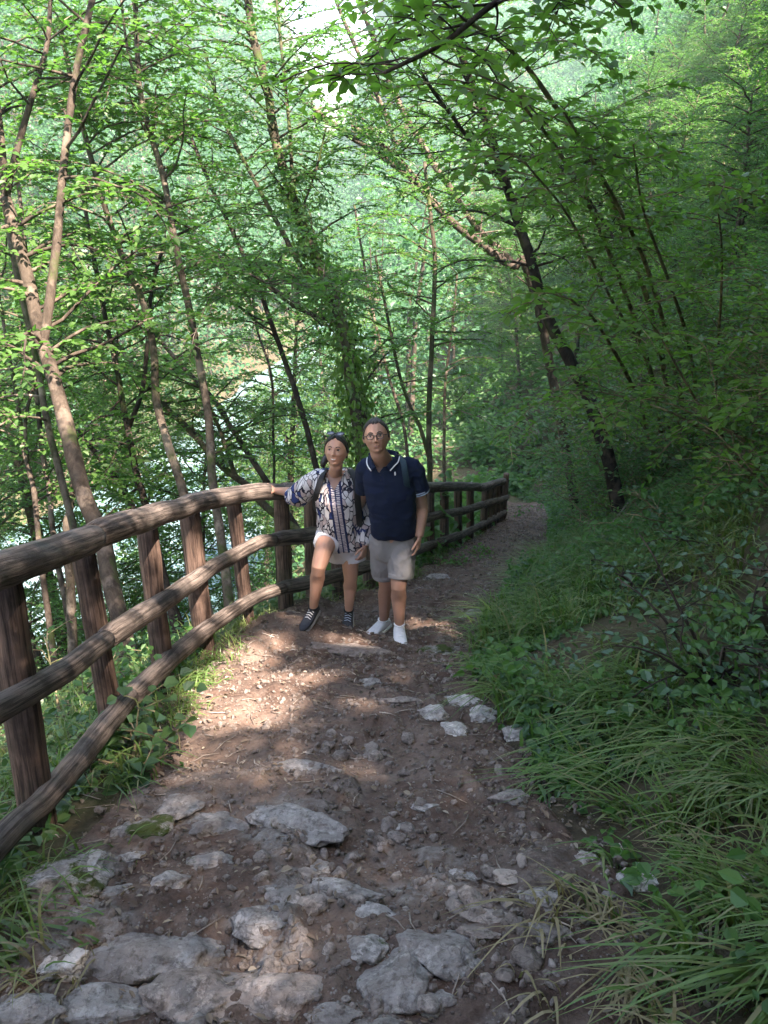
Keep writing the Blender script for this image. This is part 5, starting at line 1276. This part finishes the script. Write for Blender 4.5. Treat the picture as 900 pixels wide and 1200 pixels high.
# ------------------------------------------------------------------ the man
def feet_z(x, y): return float(path_h(x, y))
def man():
    fR = W(448, 741, 5.05); fL = W(468, 752, 4.78)
    fR[2] = feet_z(*fR[:2]); fL[2] = feet_z(*fL[:2])
    t = empty('person', ((fR[0] + fL[0]) / 2, 4.9, min(fR[2], fL[2])))
    tag(t, 'smiling man in glasses, navy polo shirt, light grey shorts and white sneakers', 'person')
    C = W(441, 511.5, 4.86); fr = head_frame((-.06, -.95, .30), -.13); fr = (fr[0], fr[1], fr[2]); sc_ = 1.02
    V, P, T = head_pts(sc_, False, 1.0); b = B(); b.add(place(P, C, fr), None, T)
    for s in (-1, 1): ball(b, local(fr, C, (s * .083 * sc_, -.008, -.006)), (.010, .020, .032), 3, np.stack(fr, 1))
    X, F, U = fr
    Yt = 4.95
    nb = W(450, 541, 4.97); tube(b, *catmull([local(fr, C, (0, -.025, -.055)), local(fr, C, (0, -.03, -.11)), nb, nb - np.array((0, -.01, .06))], [.056, .056, .062, .075], .02), 20)
    ax = np.array((1, .08, 0)); ay = np.array((-.06, 1, 0))
    tor = [(W(450, 540, 4.98), .085, .065), (W(454, 547, 4.98), .155, .085), (W(455, 556, 4.96), .165, .105), (W(456, 575, 4.94), .160, .115), (W(460, 600, 4.94), .150, .117), (W(461, 622, 4.96), .148, .115), (W(461, 640, 4.98), .150, .112), (W(462, 652, 4.99), .12, .10)]
    loft(b, [(c, ax * w, ay * d, 2.4) for c, w, d in tor][::-1], 32)
    shL = W(483, 550, 4.98); elL = W(494.5, 595, 5.0); wrL = W(491.5, 629, 4.88)
    tube(b, *catmull([W(474, 549, 4.98), shL, (shL * .55 + elL * .45) + np.array((.006, 0, 0)), elL, elL * .6 + wrL * .4, wrL], [.060, .058, .050, .043, .043, .030], .03), 16)
    hand(b, wrL, W(489, 652, 4.84) - wrL, np.array((-.75, .2, 0)), .95, .32, .06, -1)
    shR = W(431, 549, 4.99); elR = W(420, 590, 5.16); wrR = W(405, 608, 5.36)
    tube(b, *catmull([W(440, 549, 4.98), shR, elR, wrR], [.060, .058, .045, .030], .03), 16); hand(b, wrR, np.array((-1, .05, .1)), np.array((0, -1, 0)), .95, .3, .1, 1)
    hR = W(449, 632, 4.99); kR = W(452.5, 684, 5.03); aR = np.array((fR[0] + .012, fR[1] + .08, fR[2] + .095))
    hL = W(471, 632, 4.96); kL = W(467, 687, 4.83); aL = np.array((fL[0], fL[1] + .07, fL[2] + .095))
    for h, k, a in ((hR, kR, aR), (hL, kL, aL)):
        cf = k * .68 + a * .32 + np.array((0, .022, 0))
        tube(b, *catmull([h, h * .5 + k * .5 + np.array((0, -.008, 0)), k + np.array((0, -.006, 0)), k * .88 + a * .12, cf, k * .3 + a * .7, a, a - np.array((0, 0, .055))], [.084, .072, .055, .052, .059, .044, .036, .038], .03), 18)
    body = remesh(b, 'body', M['skin_m'], .0042, t, 2)
    facefeatures(t, fr, C, P, sc_, False, (0, .05), .029)
    az = np.arctan2(np.abs(V[:, 0]), V[:, 1]); zh = np.interp(az, [0, .30, .55, .80, 1.0, 1.22, 1.34, 1.48, 1.62, 2.2, 3.2], [.71, .71, .74, .62, .50, .26, -.10, -.16, -.02, -.50, -.55])
    mask = smooth(-.05, .07, V[:, 2] - zh + .05 * fbm(V[:, 0] * 14, V[:, 1] * 14, V[:, 2] * 14, oct=2, seed=2))
    hair_shell(t, fr, C, V, P, T, sc_, mask, .009, 'hair_m', 3)
    # glasses
    b = B(); bl = B()
    for s in (-1, 1):
        yb = .105; c = local(fr, C, (s * .033, yb, .003)); ring = [c + X * .0230 * math.cos(a) + U * .0180 * math.sin(a) for a in np.linspace(0, 6.2832, 28)]
        tube(b, ring, [.0029] * 28, 8, caps=False)
        tube(b, [c + X * s * .0245 + U * .006, local(fr, C, (s * .078, .070, .009)), local(fr, C, (s * .084, .0, .008)), local(fr, C, (s * .080, -.02, .0))], [.0026] * 4, 6)
        rr = [(c - F * .0006, X * .0225, U * .0175, 2), (c + F * .0006, X * .0225, U * .0175, 2)]; loft(bl, rr, 24)
    tube(b, *catmull([local(fr, C, (-.0095, .108, .006)), local(fr, C, (0, .111, .009)), local(fr, C, (.0095, .108, .006))], [.0026] * 3, .004), 6)
    g = b.obj('glasses', M['frame'], t); bl.obj('lens', M['lens'], g, org=tuple(t.location))
    # polo shirt
    b = B()
    tor = [(W(450.5, 538, 4.985), .078, .070), (W(452, 541, 4.985), .105, .082), (W(455, 546, 4.98), .160, .100), (W(456, 556, 4.96), .178, .122), (W(457, 575, 4.94), .174, .132), (W(460, 598, 4.94), .165, .134), (W(461.5, 614, 4.95), .162, .132), (W(462, 622, 4.965), .164, .134), (W(462, 624.5, 4.97), .160, .130)]
    loft(b, [(c, ax * w, ay * d, 2.5) for c, w, d in tor][::-1], 36)
    sl = [W(470, 549, 4.98), shL + np.array((.0, 0, .004)), shL * .62 + elL * .38 + np.array((.008, 0, .0)), shL * .45 + elL * .55 + np.array((.008, 0, 0))]
    tube(b, *catmull(sl, [.070, .074, .071, .073], .03), 20)
    sr = [W(444, 549, 4.98), shR + np.array((.0, 0, .004)), shR * .6 + elR * .4, shR * .45 + elR * .55]; tube(b, *catmull(sr, [.070, .074, .070, .071], .03), 20)
    sh = remesh(b, 'polo_shirt', M['navy'], .006, t, 4); wrinkle(sh, .008, 7, 4, (1, 1, 1.8))
    v0 = W(444, 553.5, 4.84); nk = W(446.5, 536, 4.9)
    def vcut(c, n):
        px, py, _ = project(c)
        if n[1] > -.05 and py > 541: return False
        if py > 553.5: return False
        hw = np.interp(py, [530, 541, 553.5], [10, 8.0, .6]); return abs(px - np.interp(py, [530, 553.5], [447, 444])) < hw and c[1] < 4.985
    cut_faces(sh, vcut)
    # collar: two flaps with a white tipping line, sleeve band, small white emblem
    def flap(s, pts):
        return strap(sh, 'collar', pts, .019, .004, 'navy', nrm_hint=(s * .55, -.75, .45))
    org = tuple(t.location)
    for s, pts, p2 in ((1, [W(466, 533, 5.01), W(464, 539, 4.93), W(459, 544, 4.865), W(454.5, 549.5, 4.83)], [W(468.5, 537, 5.0), W(467, 543, 4.915), W(463, 547.5, 4.85), W(458, 553, 4.815)]),
                       (-1, [W(433, 534, 5.01), W(432.5, 539, 4.93), W(434, 544, 4.865), W(438.5, 550, 4.83)], [W(430, 538, 5.0), W(429.2, 542.5, 4.915), W(430.2, 547.5, 4.855), W(434, 553.5, 4.82)])):
        c = strap(t, 'collar', pts, .021, .0045, 'navy', nrm_hint=(s * .5, -.75, .45)); st = strap(t, 'collar_stripe', [q * .35 + r * .65 + np.array((s * .003, -.006, .004)) for q, r in zip(pts, p2)], .0035, .0035, 'white', nrm_hint=(s * .5, -.75, .45)); st.parent = c
    nb0 = np.array(W(449.5, 533, 5.03)); strap(t, 'collar_back', [W(433, 534, 5.01), W(441, 530, 5.05), W(458, 530, 5.05), W(466, 533, 5.01)], .017, .0045, 'navy', nrm_hint=(0, -.9, .4))
    dA = nrm(elL - shL); e0 = shL * .45 + elL * .55 + np.array((.008, 0, 0))
    for k, off in enumerate((.002, -.014)):
        b = B(); tube(b, [e0 + dA * off, e0 + dA * (off + .008)], [.0775 - .0004 * k, .0775], 24); o = b.obj('sleeve_stripe', M['stripe'], t); o.parent = sh
    em = W(463, 556, 4.80); b = B(); zq = em
    loft(b, [(em + np.array((0, .0 + .03 * q, 0)), np.array((.0055, 0, 0)), np.array((0, 0, .009)), 2.2) for q in (0, 1)], 12); o = b.obj('emblem', M['white'], t); o.parent = sh
    b = B()
    for q in range(2):
        c = W(446 + q * .3, 557 + q * 6, 4.805); ball(b, c, .0042, 2)
    o = b.obj('button', M['black'], t); o.parent = sh
    # shorts
    b = B()
    loft(b, [(c, ax * w, ay * d, 2.5) for c, w, d in [(W(462, 619, 4.965), .152, .122), (W(462, 630, 4.98), .160, .128), (W(462, 640, 4.985), .163, .128), (W(462, 649, 4.99), .15, .12), (W(462, 653, 4.99), .10, .10)]][::-1], 32)
    for h, k, e1, w in ((hR, kR, W(450.0, 674, 5.02), .083), (hL, kL, W(469.5, 676.5, 4.86), .086)):
        tube(b, *catmull([h + np.array((0, 0, .02)), h * .5 + e1 * .5, e1], [.102, .100, w + .006], .03), 24)
    so = remesh(b, 'shorts', M['grey_cloth'], .006, t, 4); wrinkle(so, .007, 9, 8, (1.3, 1.2, .8))
    for e1, w, h in ((W(450.0, 674, 5.02), .083, hR), (W(469.5, 676.5, 4.86), .086, hL)):
        d = nrm(e1 - h); b = B(); tube(b, *catmull([e1 - d * .032, e1 - d * .028, e1 + d * .004, e1 + d * .007], [w + .002, w + .0075, w + .0075, w + .003], .01), 28); o = b.obj('turn_up', M['grey_cloth'], t); o.parent = so
    # backpack strap over his left shoulder, pack behind
    bp = strap(t, 'backpack', [W(471, 536, 5.06), W(472, 539, 4.96), W(473.5, 547, 4.875), W(475, 556, 4.845), W(476.5, 566, 4.85), W(479, 578, 4.90), W(482, 590, 4.99)], .021, .008, 'teal_strap', nrm_hint=(.15, -.9, .35))
    b = B(); loft(b, [(W(460, yy, 5.17), np.array((w, 0, 0)), np.array((0, .075, 0)), 4) for yy, w in ((546, .06), (550, .10), (575, .115), (598, .11), (602, .08))][::-1], 24); o = b.obj('pack', M['teal_strap'], t); o.parent = bp
    shoe(t, np.array((aR[0], aR[1], fR[2])) + np.array((0, 0, .0)), (-.85, -.75), .285, 'white_shoe', 'sole_white', laces='white')
    shoe(t, np.array((aL[0], aL[1], fL[2])), (.06, -1), .285, 'white_shoe', 'sole_white', laces='white')
man()

# ------------------------------------------------------------------ the woman
def woman():
    fR = W(366, 734, 4.86); fL = W(408, 737, 5.06); fR[2] = feet_z(*fR[:2]) + .02; fL[2] = feet_z(*fL[:2])
    t = empty('person', (-.45, 5.1, fL[2])); tag(t, 'dark-haired woman in a patterned blouse and white shorts with one hand on the top rail', 'person')
    C = W(394, 528, 5.10); fr = head_frame((-.14, -.94, .30), .03); sc_ = .98; X, F, U = fr
    V, P, T = head_pts(sc_, True, .8); b = B(); b.add(place(P, C, fr), None, T)
    for s in (-1, 1): ball(b, local(fr, C, (s * .079 * sc_, -.010, -.006)), (.009, .017, .028), 3, np.stack(fr, 1))
    nb = W(393, 555, 5.2); tube(b, *catmull([local(fr, C, (0, -.025, -.06)), local(fr, C, (0, -.03, -.11)), nb, nb - np.array((0, 0, .06))], [.048, .046, .052, .065], .02), 20)
    ax = np.array((1, -.06, 0)); ay = np.array((.05, 1, 0))
    tor = [(W(393, 553, 5.21), .075, .058), (W(393, 559, 5.21), .135, .075), (W(393, 567, 5.19), .145, .098), (W(394, 580, 5.17), .142, .112), (W(396, 600, 5.2), .128, .098), (W(398, 622, 5.24), .150, .110), (W(399, 640, 5.26), .15, .11), (W(400, 650, 5.27), .11, .10)]
    loft(b, [(c, ax * w, ay * d, 2.3) for c, w, d in tor][::-1], 32)
    shR = W(373, 560, 5.23); elR = W(347, 577, 5.36); wrR = W(323, 575, 5.50)
    rail_top = curtain(309, 569)
    tube(b, *catmull([W(383, 559, 5.21), shR, shR * .5 + elR * .5, elR, elR * .6 + wrR * .4, wrR], [.05, .05, .044, .038, .037, .026], .03), 16)
    tgt = rail_top + np.array((-.01, 0, .012)); hand(b, wrR, tgt - wrR, np.array((-.1, .3, -1.)), .9, .34, .12, 1)
    shL = W(414, 561, 5.22); elL = W(428, 601, 5.24); wrL = W(428, 640, 5.13)
    tube(b, *catmull([W(404, 559, 5.21), shL, shL * .5 + elL * .5, elL, elL * .6 + wrL * .4, wrL], [.05, .05, .044, .038, .037, .026], .03), 16)
    hand(b, wrL, W(424, 657, 5.08) - wrL, np.array((-.6, .5, 0)), .88, .5, .04, -1)
    hR = W(387, 624, 5.22); kR = W(373.5, 664, 4.90); aR = np.array((fR[0] + .01, fR[1] + .085, fR[2] + .10))
    hL = W(409, 624, 5.27); kL = W(411, 677, 5.18); aL = np.array((fL[0] + .005, fL[1] + .09, fL[2] + .10))
    for h, k, a in ((hR, kR, aR), (hL, kL, aL)):
        cf = k * .68 + a * .32 + np.array((0, .022, 0))
        tube(b, *catmull([h, h * .5 + k * .5 + np.array((0, -.004, .012)), k, k * .86 + a * .14, cf, k * .3 + a * .7, a, a - np.array((0, 0, .06))], [.084, .072, .054, .050, .056, .041, .033, .035], .03), 18)
    body = remesh(b, 'body', M['skin_w'], .0042, t, 2)
    facefeatures(t, fr, C, P, sc_, True, (.25, .12), .0235)
    x, y, z = V[:, 0], V[:, 1], V[:, 2]
    az = np.arctan2(np.abs(x), y); zh = np.interp(az, [0, .15, .5, .8, 1.05, 1.25, 1.5, 1.8, 3.2], [.80, .72, .64, .52, .36, .16, -.12, -.45, -.62])
    mask = smooth(-.04, .06, z - zh + .03 * fbm(x * 12, y * 12, z * 12, oct=2, seed=5))
    hair_shell(t, fr, C, V, P, T, sc_, mask, .010, 'hair', 9)
    b = B()
    tail = [local(fr, C, (.03, -.095, .0)), local(fr, C, (.075, -.075, -.05)), local(fr, C, (.10, -.045, -.115)), local(fr, C, (.092, -.06, -.135))]
    tube(b, *catmull(tail, [.040, .030, .020, .008], .015), 14, .12, 3, 30); ball(b, local(fr, C, (0, -.105, .03)), .045, 3)
    b.obj('ponytail', M['hair'], t)
    # sunglasses pushed up on the hair
    b = B(); bl = B()
    for s in (-1, 1):
        c = local(fr, C, (s * .034, .062, .122)); n_ = nrm(F * .55 + U * .85); v_ = nrm(np.cross(X, n_)); ring = [c + X * .027 * math.cos(a) + v_ * .021 * math.sin(a) for a in np.linspace(0, 6.2832, 26)]
        tube(b, ring, [.003] * 26, 8, caps=False); loft(bl, [(c - n_ * .002, X * .026, v_ * .020, 2.3), (c + n_ * .0015, X * .026, v_ * .020, 2.3)], 24)
        tube(b, [c + X * s * .027, local(fr, C, (s * .088, .02, .075)), local(fr, C, (s * .09, -.04, .03))], [.003, .003, .0025], 6)
    tube(b, [local(fr, C, (-.008, .070, .123)), local(fr, C, (.008, .070, .123))], [.0028] * 2, 6)
    g = b.obj('sunglasses', M['frame'], t); bl.obj('lens', M['dark_lens'], g, org=tuple(t.location))
    # blouse
    v0 = W(392, 574, 5.05); mat = blousemat(v0[0] + .0, v0[2], v0[2] + .06); M['blouse'] = mat
    b = B()
    tor = [(W(393, 552, 5.215), .085, .064), (W(393, 556, 5.215), .125, .078), (W(393.5, 562, 5.205), .150, .100), (W(394, 572, 5.18), .160, .122), (W(394.5, 583, 5.165), .160, .133), (W(397, 600, 5.18), .160, .128), (W(398.5, 618, 5.215), .172, .140), (W(400, 631, 5.235), .180, .148), (W(400, 638, 5.24), .176, .145)]
    loft(b, [(c, ax * w, ay * d, 2.3) for c, w, d in tor][::-1], 36)
    tube(b, *catmull([W(386, 560, 5.21), shR + np.array((0, 0, .002)), shR * .5 + elR * .5 + np.array((0, 0, -.010)), elR + np.array((0.02, 0, -.022)), elR * .78 + wrR * .22 + np.array((0, 0, -.020)), elR * .66 + wrR * .34 + np.array((0, 0, -.004))], [.058, .066, .080, .092, .078, .046], .03), 22)
    tube(b, *catmull([W(402, 560, 5.21), shL + np.array((0, 0, .002)), shL * .5 + elL * .5 + np.array((.004, 0, 0)), elL + np.array((.004, 0, 0)), elL * .4 + wrL * .6 + np.array((.0, 0, 0)), elL * .12 + wrL * .88, elL * .03 + wrL * .97], [.058, .064, .064, .066, .072, .062, .046], .03), 22)
    bo = remesh(b, 'blouse', mat, .006, t, 4); wrinkle(bo, .0065, 8, 15, (1.4, 1.4, .7))
    def vcut(c, n):
        px, py, _ = project(c)
        if py > 574 or c[1] > 5.215: return False
        hw = np.interp(py, [545, 555, 574], [13.5, 11.0, .8]); return abs(px - np.interp(py, [550, 574], [392.5, 391.5])) < hw
    cut_faces(bo, vcut)
    # shorts
    b = B()
    loft(b, [(c, ax * w, ay * d, 2.4) for c, w, d in [(W(399, 622, 5.24), .148, .116), (W(399, 634, 5.255), .160, .122), (W(400, 645, 5.265), .160, .122), (W(400, 654, 5.27), .11, .10)]][::-1], 32)
    eR = hR * .60 + kR * .40 + np.array((0, 0, .008)); eL = W(414, 656, 5.24)
    tube(b, *catmull([hR + np.array((0, 0, .01)), hR * .7 + kR * .3, eR], [.098, .097, .096], .03), 24); tube(b, *catmull([hL + np.array((0, 0, .01)), hL * .5 + eL * .5, eL], [.100, .099, .100], .03), 24)
    so = remesh(b, 'shorts', M['white_cloth'], .006, t, 4); wrinkle(so, .005, 9, 20)
    # backpack straps
    bp = strap(t, 'backpack', [W(381, 550, 5.27), W(380, 553.5, 5.19), W(377, 560, 5.11), W(373.5, 570, 5.07), W(370.5, 580, 5.08), W(369, 590, 5.15), W(370, 598, 5.24)], .022, .009, 'black', nrm_hint=(-.3, -.85, .35))
    s2 = strap(t, 'backpack_strap', [W(409, 549, 5.27), W(412, 553, 5.18), W(416, 561, 5.09), W(418.5, 573, 5.045), W(419, 586, 5.05), W(420.5, 600, 5.08), W(421, 614, 5.12), W(419, 625, 5.2)], .024, .009, 'black', nrm_hint=(.25, -.9, .3)); s2.parent = bp
    b = B(); loft(b, [(W(396, yy, 5.42), np.array((w, 0, 0)), np.array((0, .085, 0)), 4) for yy, w in ((552, .08), (557, .13), (590, .14), (618, .135), (623, .10))][::-1], 24); o = b.obj('pack', M['black'], t); o.parent = bp
    shoe(t, np.array((aR[0], aR[1], fR[2])), (-.42, -.9), .255, 'dark_shoe', 'sole_pale', laces='white')
    shoe(t, np.array((aL[0], aL[1], fL[2])), (-.08, -1), .255, 'dark_shoe', 'sole_pale', laces='stripe')
    bb = B(); c = W(426, 601, 5.15)
woman()
